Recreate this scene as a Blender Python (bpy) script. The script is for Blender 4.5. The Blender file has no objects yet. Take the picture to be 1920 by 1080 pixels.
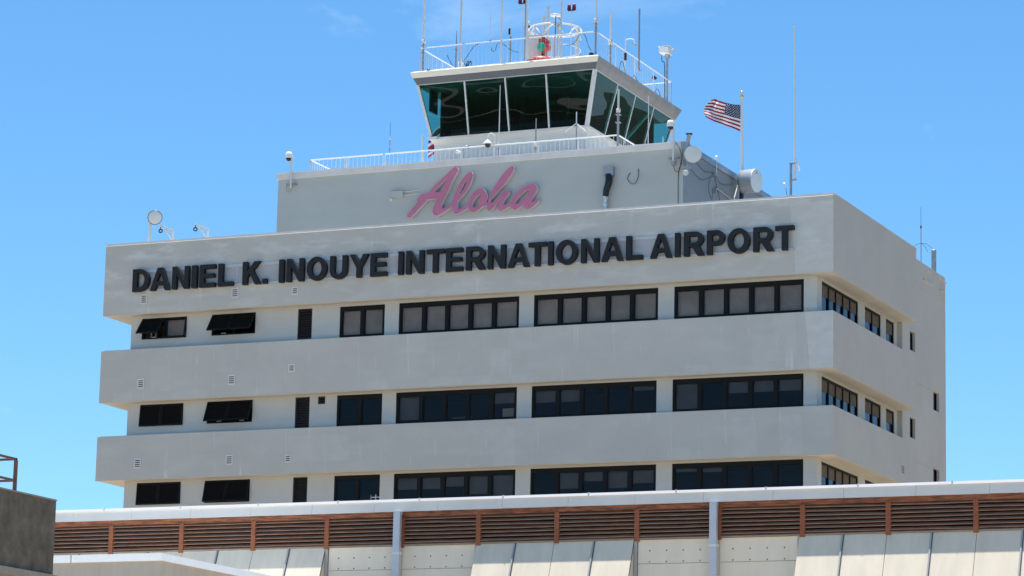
import bpy, bmesh, math, random
from mathutils import Vector, Matrix
random.seed(7)
R = math.radians
C = bpy.context.scene.collection
scn = bpy.context.scene

# ------------------------------------------------------------------ camera, sky, sun, exposure
cam_d = bpy.data.cameras.new('camera'); cam = bpy.data.objects.new('camera', cam_d); C.objects.link(cam)
scn.camera = cam
rt = Vector((0.91594411, 0.40075421, 0.02103448)); up = Vector((0.05626579, -0.18014236, 0.98202998)); fw = Vector((-0.39734185, 0.89830106, 0.18754909))
m = Matrix((rt, up, -fw)).transposed().to_4x4(); m.translation = (37.203, -115.623, 1.7)
cam.matrix_world = m
cam_d.sensor_width = 36; cam_d.lens = 108.969; cam_d.clip_end = 20000; cam_d.clip_start = .5

SUN = Vector((-0.085, 0.062, 1)).normalized()
w = bpy.data.worlds.new('World'); scn.world = w; w.use_nodes = True
nt = w.node_tree; nt.nodes.clear()
out = nt.nodes.new('ShaderNodeOutputWorld'); bg = nt.nodes.new('ShaderNodeBackground'); sky = nt.nodes.new('ShaderNodeTexSky')
sky.sky_type = 'NISHITA'; sky.sun_disc = False
sky.sun_elevation = math.asin(SUN.z); sky.sun_rotation = math.atan2(SUN.x, SUN.y)
sky.air_density = .8; sky.dust_density = 0.0; sky.ozone_density = 8.0; sky.altitude = 0
hs = nt.nodes.new('ShaderNodeHueSaturation'); hs.inputs['Saturation'].default_value = 1.1; hs.inputs['Hue'].default_value = .490   # whole sky a little deeper
bg.inputs[1].default_value = 0.119
nt.links.new(sky.outputs[0], hs.inputs['Color']); tc = nt.nodes.new('ShaderNodeTexCoord'); mp = nt.nodes.new('ShaderNodeMapping'); mp.inputs['Scale'].default_value = (1, 1, 2.2); mp.inputs['Location'].default_value = (5.3, 2.4, 1.7)
cn = nt.nodes.new('ShaderNodeTexNoise'); cn.inputs['Scale'].default_value = 9; cn.inputs['Detail'].default_value = 9; cn.inputs['Roughness'].default_value = .6; cn.inputs['Distortion'].default_value = .4
cr = nt.nodes.new('ShaderNodeMapRange'); cr.inputs[1].default_value = .635; cr.inputs[2].default_value = .78; cr.inputs[4].default_value = .2     # a few thin wisps all over the sky
cm = nt.nodes.new('ShaderNodeMix'); cm.data_type = 'RGBA'; cm.inputs[7].default_value = (6.5, 7, 7.6, 1)
nt.links.new(tc.outputs['Generated'], mp.inputs[0]); nt.links.new(mp.outputs[0], cn.inputs['Vector']); nt.links.new(cn.outputs[0], cr.inputs[0]); nt.links.new(cr.outputs[0], cm.inputs[0])
nt.links.new(hs.outputs[0], cm.inputs[6]); nt.links.new(cm.outputs[2], bg.inputs[0]); nt.links.new(bg.outputs[0], out.inputs[0])
sl = bpy.data.lights.new('sun', 'SUN'); so = bpy.data.objects.new('sun', sl); C.objects.link(so)
sl.energy = 4.8; sl.angle = R(.55); sl.color = (1.0, .965, .9)
so.rotation_euler = SUN.to_track_quat('Z', 'Y').to_euler()
scn.view_settings.view_transform = 'Standard'; scn.view_settings.look = 'None'
scn.view_settings.exposure = 0.70; scn.view_settings.gamma = 1; scn.view_settings.use_curve_mapping = False

# ------------------------------------------------------------------ materials
def newmat(name):
    m = bpy.data.materials.new(name); m.use_nodes = True
    n = m.node_tree.nodes; b = n['Principled BSDF']
    return m, m.node_tree, b
def N(t, typ, **kw):
    n = t.nodes.new(typ)
    for k, v in kw.items(): setattr(n, k, v)
    return n
def mat(name, col, rough=.7, metal=0, var=0.0, scale=3, bump=0, bscale=40, col2=None, streak=None, spec=.5):
    m, t, b = newmat(name)
    b.inputs['Roughness'].default_value = rough; b.inputs['Metallic'].default_value = metal
    b.inputs['Specular IOR Level'].default_value = spec
    b.inputs['Base Color'].default_value = (*col, 1)
    if var or col2:
        g = N(t, 'ShaderNodeNewGeometry')
        mp = N(t, 'ShaderNodeMapping'); t.links.new(g.outputs['Position'], mp.inputs[0])
        if streak: mp.inputs['Scale'].default_value = streak
        nz = N(t, 'ShaderNodeTexNoise'); nz.inputs['Scale'].default_value = scale; nz.inputs['Detail'].default_value = 6; nz.inputs['Roughness'].default_value = .65
        t.links.new(mp.outputs[0], nz.inputs['Vector'])
        cr = N(t, 'ShaderNodeValToRGB'); cr.color_ramp.elements[0].position = .3; cr.color_ramp.elements[1].position = .72
        c2 = col2 or tuple(c * (1 - var) for c in col)
        cr.color_ramp.elements[0].color = (*c2, 1); cr.color_ramp.elements[1].color = (*(min(1, c * (1 + var * .4)) for c in col), 1)
        t.links.new(nz.outputs[0], cr.inputs[0]); t.links.new(cr.outputs[0], b.inputs['Base Color'])
    if bump:
        g2 = N(t, 'ShaderNodeNewGeometry'); n2 = N(t, 'ShaderNodeTexNoise'); n2.inputs['Scale'].default_value = bscale; n2.inputs['Detail'].default_value = 4
        t.links.new(g2.outputs['Position'], n2.inputs['Vector'])
        bp = N(t, 'ShaderNodeBump'); bp.inputs['Distance'].default_value = bump; t.links.new(n2.outputs[0], bp.inputs['Height'])
        t.links.new(bp.outputs[0], b.inputs['Normal'])
    return m

def stucco(name, base, patch, stain=.5, streaks=True, seed=0.0, patches=False):
    """painted stucco: broad uneven paint, lighter touched-up patches, thin pale run marks"""
    m, t, b = newmat(name); L = t.links.new
    b.inputs['Roughness'].default_value = .85; b.inputs['Specular IOR Level'].default_value = .25
    g = N(t, 'ShaderNodeNewGeometry')
    def noise(scale, sc=(1, 1, 1), det=5, rough=.6, off=0):
        mp = N(t, 'ShaderNodeMapping'); mp.inputs['Scale'].default_value = sc; mp.inputs['Location'].default_value = (off + seed, off * .7, off * .3)
        L(g.outputs['Position'], mp.inputs[0]); nz = N(t, 'ShaderNodeTexNoise'); nz.inputs['Scale'].default_value = scale
        nz.inputs['Detail'].default_value = det; nz.inputs['Roughness'].default_value = rough; L(mp.outputs[0], nz.inputs['Vector']); return nz.outputs[0]
    def ramp(v, a, b_, lo=0, hi=1):
        r = N(t, 'ShaderNodeMapRange'); r.inputs[1].default_value = a; r.inputs[2].default_value = b_; r.inputs[3].default_value = lo; r.inputs[4].default_value = hi
        L(v, r.inputs[0]); return r.outputs[0]
    def mix(f, a, b_):
        x = N(t, 'ShaderNodeMix', data_type='RGBA')
        if isinstance(f, float): x.inputs[0].default_value = f
        else: L(f, x.inputs[0])
        if isinstance(a, tuple): x.inputs[6].default_value = (*a, 1)
        else: L(a, x.inputs[6])
        if isinstance(b_, tuple): x.inputs[7].default_value = (*b_, 1)
        else: L(b_, x.inputs[7])
        return x.outputs[2]
    c = mix(ramp(noise(.35, det=8, rough=.7), .35, .7), tuple(v * .93 for v in base), tuple(v * 1.03 for v in base))
    pn = ramp(noise(.75, (.8, .8, 2.6), det=9, rough=.6, off=11), .5, .68, 0, stain)
    if patches:      # repainted clouds show only on the top band, above and beside the letters
        sz = N(t, 'ShaderNodeSeparateXYZ'); L(g.outputs['Position'], sz.inputs[0]); q_ = ramp(sz.outputs[2], 25.2, 27.4, .25, 1.2)
        m_ = N(t, 'ShaderNodeMath', operation='MULTIPLY'); L(pn, m_.inputs[0]); L(q_, m_.inputs[1]); pn = m_.outputs[0]
    c = mix(pn, c, patch)
    if streaks:
        s1 = ramp(noise(3.2, (1, 1, .04), det=2, rough=.5, off=3), .66, .71)
        s2 = ramp(noise(1.1, (1, 1, .7), det=3, off=31), .46, .6)
        mu = N(t, 'ShaderNodeMath', operation='MULTIPLY'); L(s1, mu.inputs[0]); L(s2, mu.inputs[1])
        mu2 = N(t, 'ShaderNodeMath', operation='MULTIPLY'); L(mu.outputs[0], mu2.inputs[0]); mu2.inputs[1].default_value = .6
        c = mix(mu2.outputs[0], c, patch)
    if patches:
        sx = N(t, 'ShaderNodeSeparateXYZ'); L(g.outputs['Position'], sx.inputs[0])
        def mth(op, a, b_):
            n_ = N(t, 'ShaderNodeMath', operation=op)
            for i_, v_ in enumerate((a, b_)):
                if isinstance(v_, (int, float)): n_.inputs[i_].default_value = v_
                else: L(v_, n_.inputs[i_])
            return n_.outputs[0]
        low = mth('LESS_THAN', sx.outputs[2], 25)
        fr_ = mth('FRACT', mth('ADD', mth('MULTIPLY', sx.outputs[0], .86), mth('MULTIPLY', sx.outputs[2], .045)), 0)
        ln = mth('MULTIPLY', mth('LESS_THAN', fr_, .035), mth('MULTIPLY', low, ramp(noise(.9, (1, 1, 1.6), det=3, off=17), .5, .66, 0, .45)))
        c = mix(ln, c, patch)
        cell = N(t, 'ShaderNodeTexWhiteNoise', noise_dimensions='2D'); cv = N(t, 'ShaderNodeCombineXYZ')
        L(mth('FLOOR', mth('ADD', mth('MULTIPLY', sx.outputs[0], 1.05), mth('MULTIPLY', sx.outputs[2], .07)), 0), cv.inputs[0]); L(mth('FLOOR', mth('MULTIPLY', sx.outputs[2], .9), 0), cv.inputs[1]); L(cv.outputs[0], cell.inputs[0])
        c = mix(mth('MULTIPLY', mth('MULTIPLY', mth('GREATER_THAN', cell.outputs[0], .86), low), ramp(noise(2.2, det=6, off=23), .35, .65, .03, .2)), c, patch)
        ed = mth('ADD', sx.outputs[0], mth('MULTIPLY', sx.outputs[2], .09))     # slanting left edge
        for lo, z0, z1, amt in ((1.0, 21.8, 24.2, .62), (.75, 25.7, 28.6, .45)):
            k_ = mth('MULTIPLY', mth('GREATER_THAN', ed, lo), mth('MULTIPLY', mth('GREATER_THAN', sx.outputs[2], z0), mth('LESS_THAN', sx.outputs[2], z1)))
            k_ = mth('MULTIPLY', k_, mth('MULTIPLY', ramp(noise(1.7, (1, 1, 2), det=6, off=9), .3, .65, .4, 1), amt)); c = mix(k_, c, patch)
    c = mix(ramp(noise(22, det=3, off=5), .4, .75, 0, .12), c, tuple(v * .75 for v in base))
    L(c, b.inputs['Base Color'])
    bp = N(t, 'ShaderNodeBump'); bp.inputs['Distance'].default_value = .006; L(noise(30, det=4), bp.inputs['Height']); 
    bp2 = N(t, 'ShaderNodeBump'); bp2.inputs['Distance'].default_value = .03; L(noise(.8, det=3, off=2), bp2.inputs['Height']); L(bp2.outputs[0], bp.inputs['Normal'])
    L(bp.outputs[0], b.inputs['Normal'])
    return m

def glass(name, tint, ior=1.45, rough=.0, wave=0, wscale=.5, stretch=(1, 1, 1)):
    m = bpy.data.materials.new(name); m.use_nodes = True; t = m.node_tree; t.nodes.clear(); L = t.links.new
    o = N(t, 'ShaderNodeOutputMaterial'); mx = N(t, 'ShaderNodeMixShader'); tr = N(t, 'ShaderNodeBsdfTransparent'); gl = N(t, 'ShaderNodeBsdfGlossy'); fr = N(t, 'ShaderNodeFresnel')
    tr.inputs[0].default_value = (*tint, 1); gl.inputs['Roughness'].default_value = rough; ge = N(t, 'ShaderNodeNewGeometry'); sg = N(t, 'ShaderNodeMath', operation='MULTIPLY_ADD'); sg.inputs[1].default_value = -2; sg.inputs[2].default_value = 1
    pw_ = N(t, 'ShaderNodeMath', operation='POWER'); pw_.inputs[0].default_value = ior     # thin sheet: same reflectance from both sides
    L(ge.outputs['Backfacing'], sg.inputs[0]); L(sg.outputs[0], pw_.inputs[1]); L(pw_.outputs[0], fr.inputs[0])
    if wave:
        g = N(t, 'ShaderNodeNewGeometry'); mp = N(t, 'ShaderNodeMapping'); mp.inputs['Scale'].default_value = stretch
        nz = N(t, 'ShaderNodeTexNoise'); nz.inputs['Scale'].default_value = wscale; nz.inputs['Detail'].default_value = 1.5
        L(g.outputs['Position'], mp.inputs[0]); L(mp.outputs[0], nz.inputs['Vector'])
        bp = N(t, 'ShaderNodeBump'); bp.inputs['Distance'].default_value = wave; L(nz.outputs[0], bp.inputs['Height']); L(bp.outputs[0], gl.inputs['Normal'])
    L(fr.outputs[0], mx.inputs[0]); L(tr.outputs[0], mx.inputs[1]); L(gl.outputs[0], mx.inputs[2]); L(mx.outputs[0], o.inputs[0])
    return m

M = {}
M['band'] = stucco('facade_paint', (.595, .555, .49), (.76, .73, .67), .6, True, 0, True)
M['wall'] = stucco('recessed_wall_paint', (.60, .575, .52), (.66, .64, .59), .2, False, 40)
M['side'] = stucco('side_wall_paint', (.585, .53, .465), (.62, .575, .51), .12, False, 90)
M['block'] = stucco('upper_block_paint', (.53, .53, .48), (.60, .60, .55), .2, False, 20)
M['blockside'] = stucco('block_side_painted_shade', (.27, .30, .315), (.33, .36, .37), .4, True, 33)
M['soffit'] = stucco('soffit_paint', (.64, .60, .525), (.68, .64, .57), .15, False, 60)
M['cabwall'] = stucco('cab_wall_paint', (.84, .79, .71), (.86, .82, .75), .1, False, 70)
M['coping'] = mat('roof_coping_metal', (.80, .73, .66), .55, .0, var=.15, scale=1.5)
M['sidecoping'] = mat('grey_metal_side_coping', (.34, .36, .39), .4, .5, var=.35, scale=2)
M['frame'] = mat('black_window_frame', (.007, .0065, .006), .55, spec=.2)
M['room'] = mat('dark_room', (.03, .03, .032), .9)
M['blind'] = mat('light_roller_blind', (.46, .375, .275), .9, var=.3, scale=.7)
M['blind_dark'] = mat('dim_roller_blind', (.115, .105, .09), .9, var=.2, scale=1.2)
M['blind_brown'] = mat('brown_roller_blind', (.16, .115, .08), .9, var=.25, scale=4)
M['glass'] = glass('window_glass', (.84, .84, .86), 1.24)
M['glass_side'] = glass('side_window_glass', (.6, .62, .66), 1.3)
M['screen'] = mat('dark_insect_screen', (.006, .006, .0055), .9, spec=.1)
M['louver'] = mat('dark_louver_blade', (.045, .034, .034), .6)
M['letter'] = mat('charcoal_sign_letter', (.024, .024, .025), .6, var=.3, scale=5, spec=.25)
M['rail'] = mat('pale_sign_rail', (.60, .60, .60), .5, .2, var=.1, scale=4)
M['signback'] = stucco('sign_back_panel', (.47, .47, .475), (.58, .56, .53), .5, False, 120)
M['pink'] = mat('pink_sign_face', (.62, .185, .28), .5, var=.15, scale=1.5)
M['pinkedge'] = mat('pale_pink_sign_edge', (.62, .50, .54), .4)
M['pinkside'] = mat('mauve_sign_return', (.28, .12, .18), .5)
M['white'] = mat('white_paint', (.78, .78, .76), .45, var=.06, scale=5)
M['offwhite'] = mat('off_white_plastic', (.70, .68, .63), .5, var=.08, scale=4)
M['beige'] = mat('beige_roof_fascia', (.88, .81, .68), .5, var=.05, scale=1.2)
M['greyfascia'] = mat('grey_roof_fascia', (.135, .145, .165), .5, .1, var=.2, scale=1.5)
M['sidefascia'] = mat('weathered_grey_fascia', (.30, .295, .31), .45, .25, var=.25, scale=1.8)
M['drum'] = mat('glossy_grey_drum', (.66, .66, .65), .28, .55, var=.08, scale=2)
M['galv'] = mat('galvanised_metal', (.42, .41, .41), .5, .5, var=.25, scale=6)
M['brownmetal'] = mat('tan_metal_tube', (.34, .29, .26), .5, .2, var=.2, scale=5)
M['black'] = mat('black_plastic', (.012, .012, .013), .4)
M['bag'] = mat('black_shiny_wrap', (.010, .010, .011), .18, var=.2, scale=6)
M['foil'] = mat('silver_foil', (.75, .74, .72), .35, .6, var=.8, scale=14)
M['red'] = mat('red_housing', (.55, .06, .05), .45, var=.2, scale=8)
M['redlens'] = mat('dark_red_lens', (.16, .008, .02), .25)
M['greenlens'] = mat('green_lens', (.02, .42, .24), .12)
M['gold'] = mat('gold_ball', (.75, .55, .22), .3, .7)
M['cabglass'] = glass('cab_glass', (.19, .50, .46), 1.38, .0, .05, .5, (.32, .32, .75))
M['cabglass2'] = glass('cab_glass_far', (.75, .95, .85), 1.25)
M['cabin'] = mat('cab_interior', (.09, .11, .10), .8)
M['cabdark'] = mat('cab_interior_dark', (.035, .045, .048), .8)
M['membrane'] = mat('white_roof_membrane', (.74, .74, .73), .8, var=.1, scale=1)
M['roof'] = mat('grey_roof_deck', (.40, .39, .37), .9, var=.2, scale=.7)
M['rust'] = mat('rust_brown_louver', (.44, .25, .16), .7, col2=(.18, .09, .055), scale=5, streak=(.4, 1, 7), bump=.003, bscale=20, spec=.2)
M['rustlip'] = mat('louver_edge_highlight', (.64, .32, .18), .7, col2=(.34, .15, .08), scale=4, streak=(.5, 1, 5), spec=.2)  # lighter colour paints a highlight along the slat's lower edge
M['rustpost'] = mat('rust_brown_post', (.40, .125, .045), .65, col2=(.25, .075, .03), scale=6, bump=.002)
M['rustboard'] = mat('flaking_brown_board', (.50, .17, .065), .7, col2=(.05, .025, .02), scale=7, streak=(.35, 1, 3), bump=.004, bscale=18)
M['flatpanel'] = mat('brightened_cream_panel', (.92, .81, .64), .75, var=.1, scale=1.1, streak=(1.4, 1, .35))  # cream lifted to stand in for extra light on the flat panels
M['panel'] = mat('cream_wall_panel', (.80, .695, .54), .75, var=.12, scale=1.6, streak=(1.8, 1, .3), bump=.001)
M['batten'] = mat('grey_joint_batten', (.10, .10, .10), .5, .3)
M['pale_batten'] = mat('pale_joint_batten', (.45, .44, .42), .5, .2)
M['fascia'] = mat('galvanised_roof_fascia', (.90, .83, .73), .5, .05, var=.08, scale=.8)
M['cap'] = mat('pale_roof_cap', (.76, .73, .72), .5, .05, var=.07, scale=.9)
M['pipe'] = mat('blue_grey_downpipe', (.62, .63, .66), .4, .2, var=.08, scale=3)
M['concrete'] = mat('dark_weathered_concrete', (.215, .18, .13), .95, col2=(.095, .078, .057), scale=3.5, bump=.02, bscale=24, streak=(1, 1, .8))
M['ledge'] = mat('pale_concrete_ledge', (.36, .31, .25), .9, var=.2, scale=3)
M['handrail'] = mat('brown_handrail', (.20, .095, .06), .55, .1, var=.3, scale=8)
M['canopywall'] = mat('tan_canopy_wall', (.76, .65, .51), .85, var=.14, scale=1.3, streak=(1.5, 1, .4))
M['ground'] = mat('sunlit_concrete_forecourt', (.40, .325, .23), .9, var=.25, scale=.05)

# ------------------------------------------------------------------ mesh helpers
class MB:
    def __init__(s): s.v = []; s.f = []; s.mi = []; s.cur = 0; s.sm = []
    def add(s, vs, fs, smooth=False):
        o = len(s.v); s.v += [tuple(p) for p in vs]
        for f in fs: s.f.append([o + i for i in f]); s.mi.append(s.cur); s.sm.append(smooth)
        return s
    def box(s, x0, x1, y0, y1, z0, z1):
        v = [(x0, y0, z0), (x1, y0, z0), (x1, y1, z0), (x0, y1, z0), (x0, y0, z1), (x1, y0, z1), (x1, y1, z1), (x0, y1, z1)]
        return s.add(v, [(0, 3, 2, 1), (4, 5, 6, 7), (0, 1, 5, 4), (1, 2, 6, 5), (2, 3, 7, 6), (3, 0, 4, 7)])
    def hexa(s, v): return s.add(v, [(0, 3, 2, 1), (4, 5, 6, 7), (0, 1, 5, 4), (1, 2, 6, 5), (2, 3, 7, 6), (3, 0, 4, 7)])
    def tube(s, pts, r, n=6, r2=None, cap=True):
        pts = [Vector(p) for p in pts]; rs = [r] * len(pts) if r2 is None else [r + (r2 - r) * i / (len(pts) - 1) for i in range(len(pts))]
        vs = []; u = None
        for i, p in enumerate(pts):
            d = (pts[min(i + 1, len(pts) - 1)] - pts[max(i - 1, 0)]).normalized()
            if u is None: u = d.orthogonal().normalized()
            u = (u - d * u.dot(d)).normalized(); w_ = d.cross(u)
            for k in range(n):
                a = 2 * math.pi * k / n; vs.append(p + (u * math.cos(a) + w_ * math.sin(a)) * rs[i])
        fs = []
        for i in range(len(pts) - 1):
            for k in range(n): fs.append((i * n + k, i * n + (k + 1) % n, (i + 1) * n + (k + 1) % n, (i + 1) * n + k))
        o = len(vs)
        s.add(vs, fs, n > 6)
        if cap: s.add(vs[:n], [tuple(reversed(range(n)))]); s.add(vs[-n:], [tuple(range(n))])
        return s
    def lathe(s, c, axis, prof, n=20):
        c = Vector(c); a = Vector(axis).normalized(); u = a.orthogonal().normalized(); w_ = a.cross(u); vs = []; fs = []
        for h, r in prof:
            for k in range(n):
                t = 2 * math.pi * k / n; vs.append(c + a * h + (u * math.cos(t) + w_ * math.sin(t)) * max(r, 1e-4))
        for i in range(len(prof) - 1):
            for k in range(n): fs.append((i * n + k, i * n + (k + 1) % n, (i + 1) * n + (k + 1) % n, (i + 1) * n + k))
        return s.add(vs, fs, True)
    def prism(s, poly, y0, y1):           # polygon in x,z extruded along y
        n = len(poly); vs = [(x, y0, z) for x, z in poly] + [(x, y1, z) for x, z in poly]
        fs = [tuple(range(n)), tuple(reversed(range(n, 2 * n)))] + [((i + 1) % n, i, n + i, n + (i + 1) % n) for i in range(n)]
        return s.add(vs, fs)
    def build(s, name, mats, parent=None, fix=True):
        me = bpy.data.meshes.new(name); off = base_of(parent)
        me.from_pydata([(x - off.x, y - off.y, z - off.z) for x, y, z in s.v], [], s.f)
        ms = mats if isinstance(mats, (list, tuple)) else [mats]
        for mm in ms: me.materials.append(mm)
        me.polygons.foreach_set('material_index', s.mi); me.polygons.foreach_set('use_smooth', s.sm)
        if fix:
            bm = bmesh.new(); bm.from_mesh(me); bmesh.ops.recalc_face_normals(bm, faces=bm.faces); bm.to_mesh(me); bm.free()
        me.update()
        o = bpy.data.objects.new(name, me); C.objects.link(o)
        if parent: o.parent = parent
        return o
def base_of(o):
    v = Vector((0, 0, 0))
    while o: v += o.location; o = o.parent
    return v
def thing(name, label, cat, loc, group=None):
    o = bpy.data.objects.new(name, None); C.objects.link(o); o.location = loc; o.empty_display_size = .3
    o['label'] = label; o['category'] = cat
    if group: o['group'] = group
    return o
def tag(o, label, cat, group=None):
    o['label'] = label; o['category'] = cat
    if group: o['group'] = group
    return o
def inst(o, dx, dy=0, dz=0, parent=None):
    c = o.copy(); C.objects.link(c); c.parent = parent or o.parent
    c.location = o.location + Vector((dx, dy, dz)); return c
def smooth(pts, n=8):
    P = [Vector(p) for p in pts]; P = [P[0] * 2 - P[1]] + P + [P[-1] * 2 - P[-2]]; o = []
    for i in range(1, len(P) - 2):
        for k in range(n):
            t = k / n; a, b, c, d = P[i - 1:i + 3]
            o.append(.5 * ((2 * b) + (c - a) * t + (2 * a - 5 * b + 4 * c - d) * t * t + (3 * b - a - 3 * c + d) * t ** 3))
    o.append(P[-2]); return o
def wall(plane, at, thick, a0, a1, z0, z1, holes, m, parent, name='wall'):
    """wall slab with real openings. plane 'x': runs along x at y=at..at+thick; plane 'y': runs along y at x=at-thick..at"""
    us = sorted({a0, a1, *[h[0] for h in holes], *[h[1] for h in holes]}); zs = sorted({z0, z1, *[h[2] for h in holes], *[h[3] for h in holes]})
    us = [u for u in us if a0 <= u <= a1]; zs = [z for z in zs if z0 <= z <= z1]
    def solid(i, j):
        if i < 0 or j < 0 or i >= len(us) - 1 or j >= len(zs) - 1: return False
        uc = (us[i] + us[i + 1]) / 2; zc = (zs[j] + zs[j + 1]) / 2
        return not any(h[0] < uc < h[1] and h[2] < zc < h[3] for h in holes)
    mb = MB()
    def P(u, z, d): return (u, at + d, z) if plane == 'x' else (at - d, u, z)
    for i in range(len(us) - 1):
        for j in range(len(zs) - 1):
            if not solid(i, j): continue
            u0, u1, q0, q1 = us[i], us[i + 1], zs[j], zs[j + 1]; T = thick
            mb.add([P(u0, q0, 0), P(u1, q0, 0), P(u1, q1, 0), P(u0, q1, 0)], [(0, 1, 2, 3)])
            mb.add([P(u0, q0, T), P(u1, q0, T), P(u1, q1, T), P(u0, q1, T)], [(3, 2, 1, 0)])
            for di, dj, e in ((-1, 0, (u0, q0, u0, q1)), (1, 0, (u1, q0, u1, q1)), (0, -1, (u0, q0, u1, q0)), (0, 1, (u0, q1, u1, q1))):
                if not solid(i + di, j + dj):
                    mb.add([P(e[0], e[1], 0), P(e[2], e[3], 0), P(e[2], e[3], T), P(e[0], e[1], T)], [(0, 1, 2, 3)])
    return mb.build(name, m, parent, fix=False)

def struct(o): o['kind'] = 'structure'; return o

# ------------------------------------------------------------------ ground
struct(MB().add([(-6000, -6000, 0), (6000, -6000, 0), (6000, 6000, 0), (-6000, 6000, 0)], [(0, 1, 2, 3)]).build('ground', M['ground']))

M['unseen_lawn'] = mat('dark_green_lawn', (.035, .06, .022), .95, var=.5, scale=.3)
M['asphalt'] = mat('asphalt', (.05, .05, .052), .9, var=.2, scale=.4)
M['kerb'] = mat('pale_concrete_path', (.5, .48, .43), .9, var=.1, scale=.5)
def strip(name, y0, y1, z, m): struct(MB().add([(-900, y0, z), (900, y0, z), (900, y1, z), (-900, y1, z)], [(0, 1, 2, 3)]).build(name, m))  # unseen ground strips, added so the cab glass mirrors dark ground with streaks
strip('unseen_lawn', -900, -98, .004, M['unseen_lawn'])
struct(MB().add([(75, -97.9, .004), (900, -97.9, .004), (900, 900, .004), (75, 900, .004)], [(0, 1, 2, 3)]).build('unseen_lawn', M['unseen_lawn']))  # out of view, added with its road to darken the side glass reflection
struct(MB().add([(120, -97.8, .008), (131, -97.8, .008), (131, 900, .008), (120, 900, .008)], [(0, 1, 2, 3)]).build('unseen_road', M['asphalt']))
strip('unseen_road', -112.4, -101, .008, M['asphalt']); strip('unseen_road', -150, -139, .008, M['asphalt']); strip('unseen_road', -215, -196, .008, M['asphalt'])
for a, b in ((-114, -112.6), (-137, -134.5), (-160, -158.8), (-176, -172), (-232, -226), (-290, -280)): strip('unseen_path', a, b, .012, M['kerb'])

# distant green mountain ridge inland (north and east), added unseen below the roof lines to darken the side cab glass
M['hill'] = mat('far_green_ridge', (.05, .075, .045), .95, col2=(.035, .05, .04), scale=.002)
hm = MB(); n_ = 120; vs_ = []
for i in range(n_ + 1):
    a = R(-35 + 190 * i / n_); h = 330 + 120 * math.sin(i * .21) + 60 * math.sin(i * .77 + 1) + 30 * math.sin(i * 1.9)
    for rad, z in ((5200, 0), (5700, h * .55), (6300, h)): vs_.append((rad * math.cos(a), rad * math.sin(a), z + (25 * math.sin(i * 2.3) if z else 0)))
hm.add(vs_, [(3 * i + k, 3 * i + 3 + k, 3 * i + 4 + k, 3 * i + 1 + k) for i in range(n_) for k in (0, 1)], True)
struct(hm.build('unseen_hills', M['hill']))

# ------------------------------------------------------------------ airport tower building
T = thing('airport_building', 'large grey airport building with stacked solid bands and a glass control cab on top', 'building', (-17, 8, 0))
W = -33.606; WL = -32.45; WR = -.85; YS = .53; YB = 18.46
BANDS = [(25.716, 28.88), (21.847, 24.143), (18.412, 20.343)]
for i, (z0, z1) in enumerate(BANDS):
    mb = MB()
    # front spandrel, side spandrel, left return
    mb.add([(W, 0, z0), (0, 0, z0), (0, 0, z1), (W, 0, z1)], [(0, 1, 2, 3)])
    mb.add([(0, 0, z0), (0, 11.65, z0), (0, 11.65, z1), (0, 0, z1)], [(0, 1, 2, 3)])
    mb.add([(W, 0, z0), (W, YB, z0), (W, YB, z1), (W, 0, z1)], [(3, 2, 1, 0)])
    mb.add([(0, 11.65, z0), (-.64, 11.65, z0), (-.64, 11.65, z1), (0, 11.65, z1)], [(0, 1, 2, 3)])
    mb.add([(W, 0, z1), (0, 0, z1), (0, 11.65, z1), (-.64, 11.65, z1), (-.64, YS, z1), (WL, YS, z1), (WL, YB, z1), (W, YB, z1)], [(0, 1, 4, 5), (1, 2, 3, 4), (0, 5, 6, 7)])
    o = mb.build('facade_band', M['band'], T, fix=False)
    me = o.data; me.materials.append(M['side'])
    for k in (1, 3): me.polygons[k].material_index = 1
    s = MB(); s.add([(W, .0, z0 + .003), (0, .0, z0 + .003), (0, 11.65, z0 + .003), (-.86, 11.65, z0 + .003), (-.86, YS + .03, z0 + .003), (WL, YS + .03, z0 + .003), (WL, YB, z0 + .003), (W, YB, z0 + .003)], [(5, 4, 1, 0), (4, 3, 2, 1), (7, 6, 5, 0)])
    s.build('soffit', M['soffit'], T, fix=False)
    if i:
        MB().hexa([(W, -.004, z1 - .016), (.0, -.004, z1 - .016), (.0, .03, z1 - .016), (W, .03, z1 - .016), (W, .02, z1 + .006), (.0, .02, z1 + .006), (.0, .03, z1 + .006), (W, .03, z1 + .006)]).build('ledge_lip', M['coping'], T)
    # drip lip along the bottom edge of the band
    MB().box(W, 0, .03, .06, z0 - .022, z0 + .002).build('drip_edge', M['soffit'], T)
    MB().box(-.06, -.03, .07, 11.6, z0 - .022, z0 + .002).build('drip_edge', M['soffit'], T)
# slim parapet cap with a white lip that paints in its sun-grazed highlight
MB().box(W - .012, .012, -.012, .25, 28.84, 28.925).build('parapet_cap', M['coping'], T)
for k in range(12):
    xa = W + k * 2.8; MB().hexa([(xa, -.026, 28.825), (xa + 2.79, -.026, 28.825), (xa + 2.79, -.013, 28.825), (xa, -.013, 28.825), (xa, -.016, 28.84), (xa + 2.79, -.016, 28.84), (xa + 2.79, -.013, 28.84), (xa, -.013, 28.84)]).build('parapet_lip', M['white'], T)
MB().box(-.2, .012, .2505, 11.65, 28.86, 28.925).build('parapet_cap', M['side'], T)
MB().box(W - .02, W + .3, .2505, YB, 28.86, 28.925).build('parapet_cap', M['coping'], T)
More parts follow.
